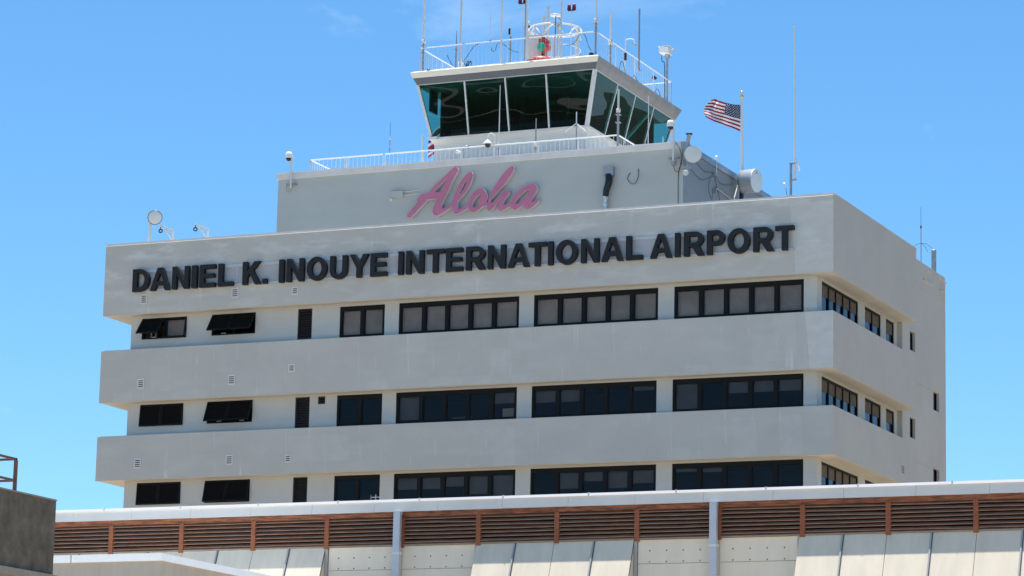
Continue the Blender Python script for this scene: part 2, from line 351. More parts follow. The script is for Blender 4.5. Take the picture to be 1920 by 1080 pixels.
# window walls of the storeys
# (x0,x1,kind) of every opening on the three visible storeys
rows = [
 dict(z0=24.143, z1=25.718, head=25.59, sill=24.23, awn=(24.65, 25.58), lou=(24.27, 25.6), op=[(-31.91, -29.66, 'awn'), (-28.41, -26.26, 'awn'), (-24.2, -23.51, 'lou'), (-22.18, -20.05, 2), (-19.38, -13.83, 5), (-13.16, -7.64, 5), (-6.94, -1.4, 5)]),
 dict(z0=20.343, z1=21.849, head=21.76, sill=20.41, awn=(20.79, 21.75), lou=(20.38, 21.76), op=[(-31.83, -29.66, 'awn'), (-28.48, -26.25, 'awn'), (-24.18, -23.49, 'lou'), (-23.1, -22.75, 'vent'), (-22.19, -20.05, 2), (-19.4, -13.85, 5), (-13.18, -7.66, 5), (-6.97, -1.4, 5)]),
 dict(z0=16.4, z1=18.414, head=18.32, sill=16.98, awn=(17.35, 18.31), lou=(16.95, 18.32), op=[(-31.82, -29.63, 'awn'), (-28.45, -26.24, 'awn'), (-24.16, -23.47, 'lou'), (-22.2, -20.05, 2), (-19.4, -13.84, 5), (-13.17, -7.64, 5), (-6.95, -1.4, 5)]),
]
blinds = {0: {0: [1] * 2, 1: [1] * 5, 2: [1] * 5, 3: [1] * 5},
          1: {0: [0, 0], 1: [.92, 0, 0, 0, .42], 2: [.46, .46, 0, 0, .15], 3: [1, 0, .42, .42, .42]},
          2: {0: [0, 0], 1: [.45, .45, .38, .72, .8], 2: [.0, .62, .36, .66, .5], 3: [.12, .16, 0, 0, 0]}}
awn_open = {0: [(38, 9), (34, 34)], 1: [(5, 5), (22, 22)], 2: [(4, 4), (13, 13)]}
FY = YS + .10    # frame front plane
def frame_box(mb, x0, x1, z0, z1, t, y0, y1):
    mb.box(x0, x0 + t, y0, y1, z0, z1); mb.box(x1 - t, x1, y0, y1, z0, z1)
    mb.box(x0 + t, x1 - t, y0, y1, z0, z0 + t); mb.box(x0 + t, x1 - t, y0, y1, z1 - t, z1)
for ri, r in enumerate(rows):
    holes = []; wi = 0; ai = 0
    for x0, x1, k in r['op']:
        if k == 'awn': z0, z1 = r['awn']
        elif k == 'lou': z0, z1 = r['lou']
        elif k == 'vent': z0, z1 = (21.42, 21.75)
        else: z0, z1 = r['sill'], r['head']
        holes.append((x0, x1, z0, z1))
        if k in (2, 5):
            f = MB(); frame_box(f, x0, x1, z0, z1, .085, YS + .02, YS + .14)
            f.box(x0 + .085, x1 - .085, YS + .022, YS + .13, z1 - .165, z1 - .085)
            wdw = f.build('window', M['frame'], T)
            n = k; pw = (x1 - x0 - .17) / n
            for j in range(n):
                a = x0 + .085 + j * pw; b = a + pw; zt = z1 - .165
                if j: MB().box(a - .07, a + .07, YS + .025, YS + .12, z0 + .085, zt).build('mullion', M['frame'], wdw)
                l = a + (.07 if j else 0); q = b - (.07 if j < n - 1 else 0)
                fr = MB(); frame_box(fr, l, q, z0 + .085, zt, .04, YS + .05, YS + .11); fr.build('sash_frame', M['frame'], wdw)
                MB().box(l + .04, q - .04, YS + .075, YS + .083, z0 + .125, zt - .04).build('pane', M['glass'], wdw)
                h = blinds[ri][wi][j]
                if h:
                    H = (zt - .04) - (z0 + .1); MB().box(l + .03, q - .03, YS + .16, YS + .165, zt - .04 - H * h, zt - .01).build('blind', M['blind'] if ri == 0 else M['blind_dark'], wdw)
            if ri == 1 and wi == 1: MB().box(-17.0, -16.1, YS + .5, YS + .6, z0 + .05, z0 + .28).build('sill_box', M['blind_dark'], wdw)
            if ri == 1 and wi == 1: MB().box(-14.7, -14.2, YS + .5, YS + .9, z0 + .05, z0 + .55).build('sill_box', M['blind'], wdw)
            wi += 1
        elif k == 'awn':
            f = MB(); frame_box(f, x0, x1, z0, z1, .07, YS + .03, YS + .15); wdw = f.build('awning_window', M['frame'], T)
            MB().box((x0 + x1) / 2 - .04, (x0 + x1) / 2 + .04, YS + .04, YS + .14, z0 + .07, z1 - .07).build('mullion', M['frame'], wdw)
            for j in range(2):
                xa = x0 + .02 + j * (x1 - x0) / 2; xb = xa + (x1 - x0) / 2 - .03; ang = R(awn_open[ri][ai][j]); H = z1 - z0 - .03
                s = MB(); yy = YS + .0; zt = z1 - .03
                dz, dy = -math.cos(ang), -math.sin(ang); ny, nz = -math.cos(ang), math.sin(ang)
                def PP(x, d, o): return (x, yy + dy * d + ny * o, zt + dz * d + nz * o)
                def bar(xa_, xb_, d0, d1, o0, o1):
                    s.hexa([PP(xa_, d1, o1), PP(xb_, d1, o1), PP(xb_, d1, o0), PP(xa_, d1, o0), PP(xa_, d0, o1), PP(xb_, d0, o1), PP(xb_, d0, o0), PP(xa_, d0, o0)])
                bar(xa, xa + .06, 0, H, -.02, .025); bar(xb - .06, xb, 0, H, -.02, .025); bar(xa + .06, xb - .06, 0, .06, -.02, .025); bar(xa + .06, xb - .06, H - .06, H, -.02, .025)
                s.cur = 1; bar(xa + .06, xb - .06, .06, H - .06, -.002, .006)
                pane_mat = M['glass'] if (ri == 0 and ai == 0 and j == 1) else M['screen']
                sash = s.build('sash', [M['frame'], pane_mat], wdw)
                if ri > 0 or j == 0:   # pale latch and a strip of light behind the gap
                    MB().box((xa + xb) / 2 - .12, (xa + xb) / 2 + .1, YS + .10, YS + .13, z0 + .085, z0 + .12).build('latch', M['white'], wdw)
            if ri == 0 and ai == 0:
                MB().box(x0 + 1.2, x1 - .1, YS + .2, YS + .21, z0 + .08, z1 - .1).build('blind', M['blind'], wdw)
                MB().tube([(x0 + .38, YS + .16, z0 + .1), (x0 + .42, YS + .15, z0 + .36)], .012).tube([(x0 + .62, YS + .16, z0 + .1), (x0 + .64, YS + .15, z0 + .3)], .01).build('stay_arm', M['white'], wdw)
            ai += 1
        else:
            f = MB(); frame_box(f, x0, x1, z0, z1, .04, YS + .02, YS + .14); wdw = f.build('wall_louver', M['louver'], T)
            MB().box(x0, x1, YS + .19, YS + .195, z0, z1).build('backing', M['black'], wdw)
            n = max(3, round((z1 - z0) / .115)); p = None
            for j in range(n):
                zz = z0 + .04 + (z1 - z0 - .08) * (j + .15) / n
                if p is None:
                    p0 = zz; p = MB().hexa([(x0 + .04, YS + .03, zz), (x1 - .04, YS + .03, zz), (x1 - .04, YS + .035, zz + .012), (x0 + .04, YS + .035, zz + .012), (x0 + .04, YS + .115, zz + .07), (x1 - .04, YS + .115, zz + .07), (x1 - .04, YS + .12, zz + .082), (x0 + .04, YS + .12, zz + .082)]).build('slat', M['louver'], wdw)
                else: inst(p, 0, 0, zz - p0)
    wall('x', YS, .2, WL, WR, r['z0'] - .3, r['z1'], holes, M['wall'], T)
    # side wall of the same storey, openings in y
    dz = r['z1'] - 25.718
    sh = [(1.15, 6.01), (6.95, 9.2), (9.95, 11.15)]
    zt, zb = 25.6 + dz, max(24.2 + dz, r['z0'] - .2)
    wall('y', WR, .2, YS + .2, 11.7, r['z0'] - .3, r['z1'], [(a, b, zb, zt) for a, b in sh], M['wall'], T)
    for (a, b), n in zip(sh, (5, 2, 1)):
        f = MB()
        f.box(WR - .12, WR - .03, a, a + .05, zb, zt); f.box(WR - .12, WR - .03, b - .05, b, zb, zt); f.box(WR - .12, WR - .03, a + .05, b - .05, zt - .1, zt); f.box(WR - .12, WR - .03, a + .05, b - .05, zb, zb + .06)
        wdw = f.build('side_window', M['frame'], T); pw = (b - a - .1) / n
        for j in range(n):
            l = a + .05 + j * pw; q = l + pw
            if j: MB().box(WR - .12, WR - .025, l - .045, l + .045, zb + .06, zt - .1).build('mullion', M['frame'], wdw)
            MB().box(WR - .09, WR - .082, l + (.045 if j else 0), q - (.045 if j < n - 1 else 0), zb + .06, zt - .1).build('pane', M['glass_side'], wdw)
            MB().box(WR - .075, WR - .07, l + .02, q - .02, zt - .56, zt - .05).build('blind', M['blind_brown'], wdw)
    # dark room behind
    rm = MB(); rm.box(WL + .25, WR - .26, 3.6, 3.7, r['z0'] - .3, r['z1']); rm.box(WL + .25, WR - .26, YS + .22, 3.6, r['z1'] - .05, r['z1'] - .01); rm.box(WL + .25, WR - .26, YS + .22, 3.6, r['z0'] - .3, r['z0'] - .25)
    rm.box(-4.4, -4.3, 3.7, 11.6, r['z0'] - .3, r['z1']); rm.build('interior_wall', M['room'], T)
    # left end wall
    MB().box(WL, WL + .2, YS + .2, YB, r['z0'] - .3, r['z1']).build('wall', M['wall'], T)
# lower storeys hidden behind the terminal
MB().box(WL + .3, -.9, .8, YB - .1, 0, 16.1).build('lower_wall', M['wall'], T)
# flush stair tower at the far end of the side
sw = [(12.83, 13.63, 24.71, 25.56), (12.79, 13.6, 20.87, 21.76), (16.45, 17.39, 22.6, 23.44), (16.4, 17.36, 19.1, 20.0), (16.4, 17.36, 26.2, 26.2)]
sw = sw[:4]
wall('y', -.64, .25, 11.65, YB, 0, 28.93, sw, M['side'], T, 'stair_tower_wall')
MB().box(-4, -.90, 11.7, 11.9, 0, 28.9).box(-.9, -.641, 11.66, 11.69, 0, 28.9).build('stair_tower_wall', M['side'], T)
MB().box(WL, -.9, YB - .2, YB, 0, 28.9).build('rear_wall', M['side'], T)
for a, b, z0, z1 in sw:
    f = MB(); x = -.64
    f.box(x - .2, x - .12, a, a + .05, z0, z1); f.box(x - .2, x - .12, b - .05, b, z0, z1); f.box(x - .2, x - .12, a + .05, b - .05, z0, z0 + .05); f.box(x - .2, x - .12, a + .05, b - .05, z1 - .05, z1)
    wdw = f.build('small_window', M['frame'], T)
    MB().box(x - .17, x - .162, a + .05, b - .05, z0 + .05, z1 - .05).build('pane', M['glass_side'], wdw)
    MB().box(x - .6, x - .55, a - .2, b + .2, z0 - .2, z1 + .2).build('backing', M['room'], wdw)
# thin relief joints and drip ledges on the stair tower
for a, b, z in ((14.92, 16.28, 28.22), (15.35, 15.86, 28.69), (17.23, 18.46, 28.69), (17.57, 18.27, 28.22)):
    MB().box(-.639, -.58, a, b, z - .05, z).build('ledge', M['soffit'], T)
for a, b, z in ((14.0, 18.3, 27.74), (13.95, 16.46, 23.37), (13.9, 16.4, 19.9)):
    MB().box(-.6395, -.628, a, b, z, z + .025).build('joint_bead', M['side'], T)
# small slotted vents on the bands
def slot_vent(x, z, w_, h, n, plate=True):
    v = MB().box(x - w_ / 2 - .05, x + w_ / 2 + .05, -.022, -.002, z - h / 2 - .05, z + h / 2 + .05).build('wall_vent', M['coping'], T)
    p = None
    for j in range(n):
        zz = z - h / 2 + h * (j + .5) / n
        if p is None: p = MB().box(x - w_ / 2, x + w_ / 2, -.027, -.0225, zz - .024, zz + .014).build('slot', M['black'], v); z_0 = zz
        else: inst(p, 0, 0, zz - z_0)
for x, z, w_, n in ((-31.56, 26.35, .22, 4), (-27.02, 26.38, .24, 4), (-24.1, 26.3, .2, 3), (-31.53, 22.6, .24, 4), (-27.03, 22.57, .24, 4), (-24.13, 22.95, .2, 3), (-31.51, 19.1, .24, 4), (-26.99, 19.1, .24, 4), (-24.16, 19.06, .18, 3)):
    slot_vent(x, z, w_, n * .085, n)
v = MB().box(.0005, .012, 9.35, 9.75, 18.82, 19.18).build('wall_vent', M['side'], T)
for j in range(4): MB().box(.0125, .018, 9.4, 9.7, 18.87 + j * .08, 18.91 + j * .08).build('slot', M['black'], v)
# roof deck
MB().box(WL, -.9, .6, YB - .2, 28.2, 28.4).build('roof_deck', M['roof'], T)
MB().box(W + .02, -.02, .25, .32, 28.0, 28.86).build('parapet_back', M['side'], T)

# upper block
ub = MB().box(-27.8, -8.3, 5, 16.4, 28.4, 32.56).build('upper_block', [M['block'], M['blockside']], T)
ub.data.polygons[3].material_index = 1      # darker blue grey paints the shade into the east side
MB().box(-27.86, -8.40, 4.93, 16.47, 32.53, 32.80).build('coping', M['coping'], T)
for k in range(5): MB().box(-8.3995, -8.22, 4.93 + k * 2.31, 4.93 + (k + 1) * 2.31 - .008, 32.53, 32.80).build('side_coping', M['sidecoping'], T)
MB().box(-27.5, -8.6, 5.3, 16.1, 32.80, 32.803).build('roof_deck', M['membrane'], T)
MB().box(-27.86, -8.2, 4.915, 4.93, 32.785, 32.81).build('coping_lip', M['white'], T)
MB().box(-27.85, -8.42, 4.94, 4.99, 32.505, 32.53).build('coping_lip', M['white'], T)

# ------------------------------------------------------------------ control cab (parts of the building)
cb = MB().box(-21.0, -13.62, 7.0, 15.5, 32.81, 34.06).build('cab_wall', M['cabwall'], T)
zt, zb = 36.70, 34.36
tx0, tx1, ty0, ty1 = -21.56, -12.97, 6.30, 16.1
bx0, bx1, by0, by1 = -21.08, -13.54, 6.87, 15.6
def frust(mb, a, za, b, zb_):   # a,b = (x0,x1,y0,y1)
    vs = [(a[0], a[2], za), (a[1], a[2], za), (a[1], a[3], za), (a[0], a[3], za), (b[0], b[2], zb_), (b[1], b[2], zb_), (b[1], b[3], zb_), (b[0], b[3], zb_)]
    return mb.add(vs, [(0, 3, 2, 1), (4, 5, 6, 7), (0, 1, 5, 4), (1, 2, 6, 5), (2, 3, 7, 6), (3, 0, 4, 7)])
frust(MB(), (-21.0, -13.62, 7.0, 15.5), 34.06, (bx0 - .06, bx1 + .06, by0 - .06, by1 + .06), 34.27).build('sill_band', M['cabwall'], T)
MB().box(bx0 - .09, bx1 + .09, by0 - .09, by1 + .09, 34.27, 34.36).build('sill', M['coping'], T)
MB().box(bx0 - .12, bx0 + .32, by0 - .16, by0 - .091, 34.26, 34.39).build('sill_bracket', M['white'], T)
def quad_panel(p00, p10, p11, p01, th, name, m, parent):
    a, b, c, d = map(Vector, (p00, p10, p11, p01)); n = (b - a).cross(d - a).normalized() * th
    return MB().hexa([a, b, b + n, a + n, d, c, c + n, d + n]).build(name, m, parent)
fx_t = [-21.56, -19.26, -17.28, -15.3, -12.97]; fx_b = [-21.08, -19.25, -17.27, -15.34, -13.54]
sy_t = [6.30, 9.02, 11.18, 13.46, 16.1]; sy_b = [6.87, 8.92, 11.15, 13.4, 15.6]
for side in range(4):
    for k in range(4):
        e = .035
        if side == 0: q = [(fx_b[k] + e, by0, zb), (fx_b[k + 1] - e, by0, zb), (fx_t[k + 1] - e, ty0, zt), (fx_t[k] + e, ty0, zt)]
        elif side == 1: q = [(bx1, sy_b[k] + e, zb), (bx1, sy_b[k + 1] - e, zb), (tx1, sy_t[k + 1] - e, zt), (tx1, sy_t[k] + e, zt)]
        elif side == 2: q = [(fx_b[k + 1] - e, by1, zb), (fx_b[k] + e, by1, zb), (fx_t[k] + e, ty1, zt), (fx_t[k + 1] - e, ty1, zt)]
        else: q = [(bx0, sy_b[k + 1] - e, zb), (bx0, sy_b[k] + e, zb), (tx0, sy_t[k] + e, zt), (tx0, sy_t[k + 1] - e, zt)]
        o = MB().add(q, [(0, 1, 2, 3)]).build('cab_pane', M['cabglass'] if side < 2 else M['cabglass2'], T, fix=False)
        if side in (0, 1) and k:
            if side == 0: MB().hexa([(fx_b[k] - .035, by0 - .04, zb), (fx_b[k] + .035, by0 - .04, zb), (fx_b[k] + .035, by0 + .08, zb), (fx_b[k] - .035, by0 + .08, zb), (fx_t[k] - .035, ty0 - .04, zt), (fx_t[k] + .035, ty0 - .04, zt), (fx_t[k] + .035, ty0 + .08, zt), (fx_t[k] - .035, ty0 + .08, zt)]).build('cab_mullion', M['offwhite'], T)
            else: MB().hexa([(bx1 - .08, sy_b[k] - .04, zb), (bx1 + .03, sy_b[k] - .04, zb), (bx1 + .03, sy_b[k] + .02, zb), (bx1 - .08, sy_b[k] + .02, zb), (tx1 - .08, sy_t[k] - .04, zt), (tx1 + .03, sy_t[k] - .04, zt), (tx1 + .03, sy_t[k] + .02, zt), (tx1 - .08, sy_t[k] + .02, zt)]).build('cab_mullion', M['offwhite'], T)
        if side in (2, 3) and k:
            if side == 2: MB().tube([(fx_b[k], by1, zb), (fx_t[k], ty1, zt)], .05).build('cab_mullion', M['cabdark'], T)
            else: MB().tube([(bx0, sy_b[k], zb), (tx0, sy_t[k], zt)], .05).build('cab_mullion', M['cabdark'], T)
for (bx, by, tx, ty, sx, sy) in ((bx0, by0, tx0, ty0, -1, -1), (bx1, by0, tx1, ty0, 1, -1), (bx1, by1, tx1, ty1, 1, 1), (bx0, by1, tx0, ty1, -1, 1)):
    wd = .16 if (sx, sy) == (1, -1) else .12
    def sq(x, y, z): return [(x - wd * .5 * 1, y - wd * .5, z), (x + wd * .5, y - wd * .5, z), (x + wd * .5, y + wd * .5, z), (x - wd * .5, y + wd * .5, z)]
    MB().hexa(sq(bx, by, zb) + sq(tx, ty, zt)).build('cab_corner_post', M['offwhite'], T)
# roof of the cab
MB().box(tx0 - .03, tx1 + .03, ty0 - .03, ty0 + .05, zt + .012, zt + .04).box(tx1 - .05, tx1 + .03, ty0 + .05, ty1 + .03, zt + .012, zt + .04).box(tx0 - .03, tx0 + .05, ty0 + .05, ty1 + .03, zt + .012, zt + .04).box(tx0 + .05, tx1 - .05, ty1 - .05, ty1 + .03, zt + .012, zt + .04).build('cab_head_trim', M['offwhite'], T)
o0 = (-21.82, -12.68, 5.98, 16.36); o1 = (-21.73, -12.78, 6.09, 16.26); o2 = (-21.6, -12.93, 6.26, 16.13)
def ring(za, a, zb_, b, name, mats, faces):
    mb = MB(); A = [(a[0], a[2], za), (a[1], a[2], za), (a[1], a[3], za), (a[0], a[3], za)]; B = [(b[0], b[2], zb_), (b[1], b[2], zb_), (b[1], b[3], zb_), (b[0], b[3], zb_)]
    for i in range(4):
        mb.cur = faces[i]; j = (i + 1) % 4; mb.add([A[i], A[j], B[j], B[i]], [(0, 1, 2, 3)])
    return mb.build(name, mats, T, fix=False)
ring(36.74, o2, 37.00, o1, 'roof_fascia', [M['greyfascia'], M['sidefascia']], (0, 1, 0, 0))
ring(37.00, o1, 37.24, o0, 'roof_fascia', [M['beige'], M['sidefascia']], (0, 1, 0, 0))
o3 = (o0[0] + .12, o0[1] - .1, o0[2] + .14, o0[3] - .1)
ring(37.24, o0, 37.31, o3, 'roof_edge', [M['membrane']], (0, 0, 0, 0))
MB().box(o3[0], o3[1], o3[2], o3[3], 37.06, 37.305).build('cab_roof', M['membrane'], T)
MB().box(tx0 + .04, tx1 - .04, ty0 + .06, ty1 - .06, 36.60, 36.74).build('cab_ceiling', M['cabin'], T)
MB().box(bx0 + .05, bx1 - .05, by0 + .05, by1 - .05, 34.28, 34.37).build('cab_floor', M['cabdark'], T)
# things inside the cab that show through the tinted glass
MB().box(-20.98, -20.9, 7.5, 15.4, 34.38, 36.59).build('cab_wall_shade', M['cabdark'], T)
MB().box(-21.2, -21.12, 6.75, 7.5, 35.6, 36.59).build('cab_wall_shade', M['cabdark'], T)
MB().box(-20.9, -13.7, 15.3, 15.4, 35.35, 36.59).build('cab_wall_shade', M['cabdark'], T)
ci = MB(); ci.box(-19.6, -14.5, 12.6, 15.2, 34.37, 36.6); ci.build('cab_core', M['cabdark'], T)
ci = MB(); ci.box(-20.3, -14.2, 7.3, 7.9, 34.37, 34.8).box(-14.6, -14.0, 8, 12, 34.37, 34.8); ci.build('cab_console', M['cabdark'], T)
MB().box(-16.6, -13.4, 9.6, 9.9, 36.18, 36.38).box(-16.2, -13.6, 12.0, 12.25, 36.05, 36.2).build('cab_ceiling_rail', M['cabin'], T)
MB().hexa([(-14.6, 12.3, 34.4), (-14.45, 12.3, 34.4), (-14.45, 12.5, 34.4), (-14.6, 12.5, 34.4), (-13.5, 13.9, 36.6), (-13.35, 13.9, 36.6), (-13.35, 14.1, 36.6), (-13.5, 14.1, 36.6)]).build('cab_brace', M['offwhite'], T)
MB().box(-17.9, -17.75, 9.5, 9.7, 34.4, 36.6).box(-15.3, -15.2, 8.6, 8.75, 34.4, 36.6).build('cab_column', M['cabdark'], T)

# ------------------------------------------------------------------ sign lettering
def curve_mesh(loops, extrude, bevel=0, offset=0):
    cu = bpy.data.curves.new('outline', 'CURVE'); cu.dimensions = '2D'; cu.fill_mode = 'BOTH'; cu.extrude = extrude; cu.bevel_depth = bevel; cu.offset = offset; cu.bevel_resolution = 0
    for lp in loops:
        sp = cu.splines.new('POLY'); sp.points.add(len(lp) - 1); sp.use_cyclic_u = True
        for p, (x, z) in zip(sp.points, lp): p.co = (x, z, 0, 1)
    ob = bpy.data.objects.new('tmp', cu); C.objects.link(ob)
    dg = bpy.context.evaluated_depsgraph_get(); dg.update()
    me = bpy.data.meshes.new_from_object(ob.evaluated_get(dg)); bpy.data.objects.remove(ob); bpy.data.curves.remove(cu)
    me.transform(Matrix.Rotation(R(90), 4, 'X'))
    me.polygons.foreach_set('use_smooth', [False] * len(me.polygons)); me.update(); return me
def outline_mesh(loops, y0, y1):
    """solid plate from an outline with holes, between y0 (front) and y1 (back)"""
    from mathutils.geometry import delaunay_2d_cdt
    vs, es = [], []
    for lp in loops:
        o = len(vs); vs += [Vector(p) for p in lp]; es += [(o + i, o + (i + 1) % len(lp)) for i in range(len(lp))]
    v2, e2, f2, _, _, _ = delaunay_2d_cdt(vs, es, [], 0, 1e-5)
    def inside(p):
        c = False
        for lp in loops:
            for i in range(len(lp)):
                (xa, za), (xb, zb_) = lp[i], lp[(i + 1) % len(lp)]
                if (za > p[1]) != (zb_ > p[1]) and p[0] < (xb - xa) * (p[1] - za) / (zb_ - za) + xa: c = not c
        return c
    n = len(v2); me = bpy.data.meshes.new('plate'); fs = []
    for f in f2:
        c = sum((v2[i] for i in f), Vector((0, 0))) / len(f)
        if inside(c): fs += [tuple(f), tuple(n + i for i in reversed(f))]
    cnt = {}
    for f in fs[::2]:
        for i in range(len(f)): k = frozenset((f[i], f[(i + 1) % len(f)])); cnt.setdefault(k, []).append((f[i], f[(i + 1) % len(f)]))
    for k, l in cnt.items():
        if len(l) == 1: a, b = l[0]; fs.append((b, a, n + a, n + b))
    me.from_pydata([(p.x, y0, p.y) for p in v2] + [(p.x, y1, p.y) for p in v2], [], fs); me.update(); return me
def grow(lps, d):
    out = []
    for lp in lps:
        a = sum(lp[i][0] * lp[(i + 1) % len(lp)][1] - lp[(i + 1) % len(lp)][0] * lp[i][1] for i in range(len(lp)))
        sg = (1 if a > 0 else -1) * (1 if lp is lps[0] else -1); o = []
        for i in range(len(lp)):
            p, q, r_ = Vector(lp[i - 1]), Vector(lp[i]), Vector(lp[(i + 1) % len(lp)]); t_ = (r_ - p).normalized(); o.append((q.x + t_.y * d * sg, q.y - t_.x * d * sg))
        out.append(o)
    return out
def arc(cx, cz, rx, rz, a0, a1, n=12): return [(cx + rx * math.cos(R(a0 + (a1 - a0) * i / n)), cz + rz * math.sin(R(a0 + (a1 - a0) * i / n))) for i in range(n + 1)]
def glyph(ch, w, h):
    t = .225; u = .185
    if ch == 'I': return [[(0, 0), (w, 0), (w, h), (0, h)]]
    if ch == '.': return [[(0, 0), (w, 0), (w, .21), (0, .21)]]
    if ch == 'L': return [[(0, 0), (w, 0), (w, u), (t, u), (t, h), (0, h)]]
    if ch == 'E': return [[(0, 0), (w, 0), (w, u), (t, u), (t, h * .42), (w * .93, h * .42), (w * .93, h * .42 + u * .95), (t, h * .42 + u * .95), (t, h - u), (w * .98, h - u), (w * .98, h), (0, h)]]
    if ch == 'T': return [[(w / 2 - t / 2, 0), (w / 2 + t / 2, 0), (w / 2 + t / 2, h - u), (w, h - u), (w, h), (0, h), (0, h - u), (w / 2 - t / 2, h - u)]]
    if ch == 'N': return [[(0, 0), (t * .93, 0), (t * .93, h * .66), (w - t, 0), (w, 0), (w, h), (w - t * .93, h), (w - t * .93, h * .36), (t, h), (0, h)]]
    if ch == 'A':
        k = w / 2; return [[(0, 0), (t * 1.05, 0), (t * 1.05 + .085, .23 * h), (w - t * 1.05 - .085, .23 * h), (w - t * 1.05, 0), (w, 0), (k + t * .58, h), (k - t * .58, h)], [(w * .5 - .165, .40 * h), (w * .5 + .165, .40 * h), (k, .80 * h)]]
    if ch == 'K': return [[(0, 0), (t, 0), (t, h * .32), (t + .13, h * .47), (w - t * 1.2, 0), (w, 0), (t + .29, h * .62), (w * .97, h), (w * .97 - t * 1.25, h), (t, h * .58), (t, h), (0, h)]]
    if ch == 'Y': k = w / 2; return [[(k - t / 2, 0), (k + t / 2, 0), (k + t / 2, h * .42), (w, h), (w - t * 1.15, h), (k, h * .61), (t * 1.15, h), (0, h), (k - t / 2, h * .42)]]
    if ch == 'U': 
        r = w / 2; rz = .36
        return [[(0, h)] + [(p[0], p[1]) for p in arc(r, rz, r, rz + .015, 180, 360, 18)] + [(w, h), (w - t, h)] + arc(r, rz, r - t, rz - u, 360, 180, 14) + [(t, h)]]
    if ch == 'O': return [arc(w / 2, h / 2, w / 2, h / 2 + .02, 0, 350, 35), arc(w / 2, h / 2, w / 2 - t * 1.02, h / 2 - u + .01, 0, 345, 23)]
    if ch == 'D':
        b = .42 * w
        return [[(0, 0), (b, 0)] + arc(b, h / 2, w - b, h / 2, -90, 90, 18)[1:-1] + [(b, h), (0, h)], [(t, u), (b, u)] + arc(b, h / 2, w - b - t, h / 2 - u, -90, 90, 14)[1:-1] + [(b, h - u), (t, h - u)]]
    if ch in 'PR':
        b = .56 * w; zb_ = h * .375; r = (h - zb_) / 2; c = zb_ + r
        bowl = arc(b, c, w * (.97 if ch == 'R' else 1) - b, r, -90, 90, 14)
        hole = [(t, zb_ + u * .9), (b, zb_ + u * .9)] + arc(b, c, w * (.97 if ch == 'R' else 1) - b - t, r - u * .93, -90, 90, 10)[1:-1] + [(b, h - u), (t, h - u)]
        if ch == 'P': out_ = [(0, 0), (t, 0), (t, zb_), (b, zb_)] + bowl[1:-1] + [(b, h), (0, h)]
        else: out_ = [(0, 0), (t, 0), (t, zb_), (t + .12, zb_), (w - t * 1.22, 0), (w + .02, 0), (b + .16, zb_ + .03)] + bowl[3:-1] + [(b, h), (0, h)]
        return [out_, hole]
LET = [('D', -32.03, -31.16), ('A', -31.14, -30.12), ('N', -30.04, -29.18), ('I', -29.07, -28.78), ('E', -28.68, -27.88), ('L', -27.76, -27.01), ('K', -26.56, -25.64), ('.', -25.58, -25.33), ('I', -24.79, -24.52), ('N', -24.42, -23.56), ('O', -23.45, -22.46), ('U', -22.34, -21.48), ('Y', -21.41, -20.47), ('E', -20.42, -19.62), ('I', -19.11, -18.85), ('N', -18.74, -17.88), ('T', -17.8, -16.95), ('E', -16.89, -16.1), ('R', -15.97, -15.05), ('N', -14.97, -14.13), ('A', -14.06, -13.05), ('T', -13.13, -12.3), ('I', -12.24, -11.99), ('O', -11.89, -10.89), ('N', -10.77, -9.94), ('A', -9.87, -8.87), ('L', -8.78, -8.04), ('A', -7.73, -6.74), ('I', -6.65, -6.4), ('R', -6.26, -5.35), ('P', -5.27, -4.47), ('O', -4.39, -3.4), ('R', -3.29, -2.39), ('T', -2.36, -1.55)]
S = thing('building_name_sign', 'long sign of thick charcoal capitals reading DANIEL K. INOUYE INTERNATIONAL AIRPORT on the top band', 'sign', (-17, -.1, 26.6))
ZL = 26.66
for ch, x0, x1 in LET:
    w_ = x1 - x0 - (.045 if ch not in 'LET' else .03)
    me = curve_mesh(glyph(ch, w_, 1.0), .092, 0); me.materials.clear(); me.materials.append(M['letter'])
    o = bpy.data.objects.new('letter', me); C.objects.link(o); o.parent = S; o.location = Vector((x0, -.165, ZL)) - S.location
    o['label'] = ('full stop after K' if ch == '.' else 'charcoal letter ' + ch)
# rails and back panels
xs = [-31.45, -30.3, -26.9, -23.6, -20.2, -16.9, -13.6, -10.3, -7.0, -4.2, -2.1]
for a, b in zip(xs, xs[1:]):
    MB().box(a, b - .03, -.022, -.0005, 26.76, 27.60).build('back_panel', M['signback'], S)
MB().box(-31.5, -1.62, -.06, -.0225, 27.52, 27.64).build('mounting_rail', M['rail'], S)
MB().box(-31.5, -1.62, -.06, -.0225, 26.68, 26.77).build('mounting_rail', M['rail'], S)
for x in xs[1:-1]:
    MB().box(x - .05, x - .01, -.035, -.023, 26.775, 27.515).build('joint_strip', M['rail'], S)
    MB().box(x + .9, x + .94, -.05, -.001, 27.645, 27.73).build('hanger', M['rail'], S)

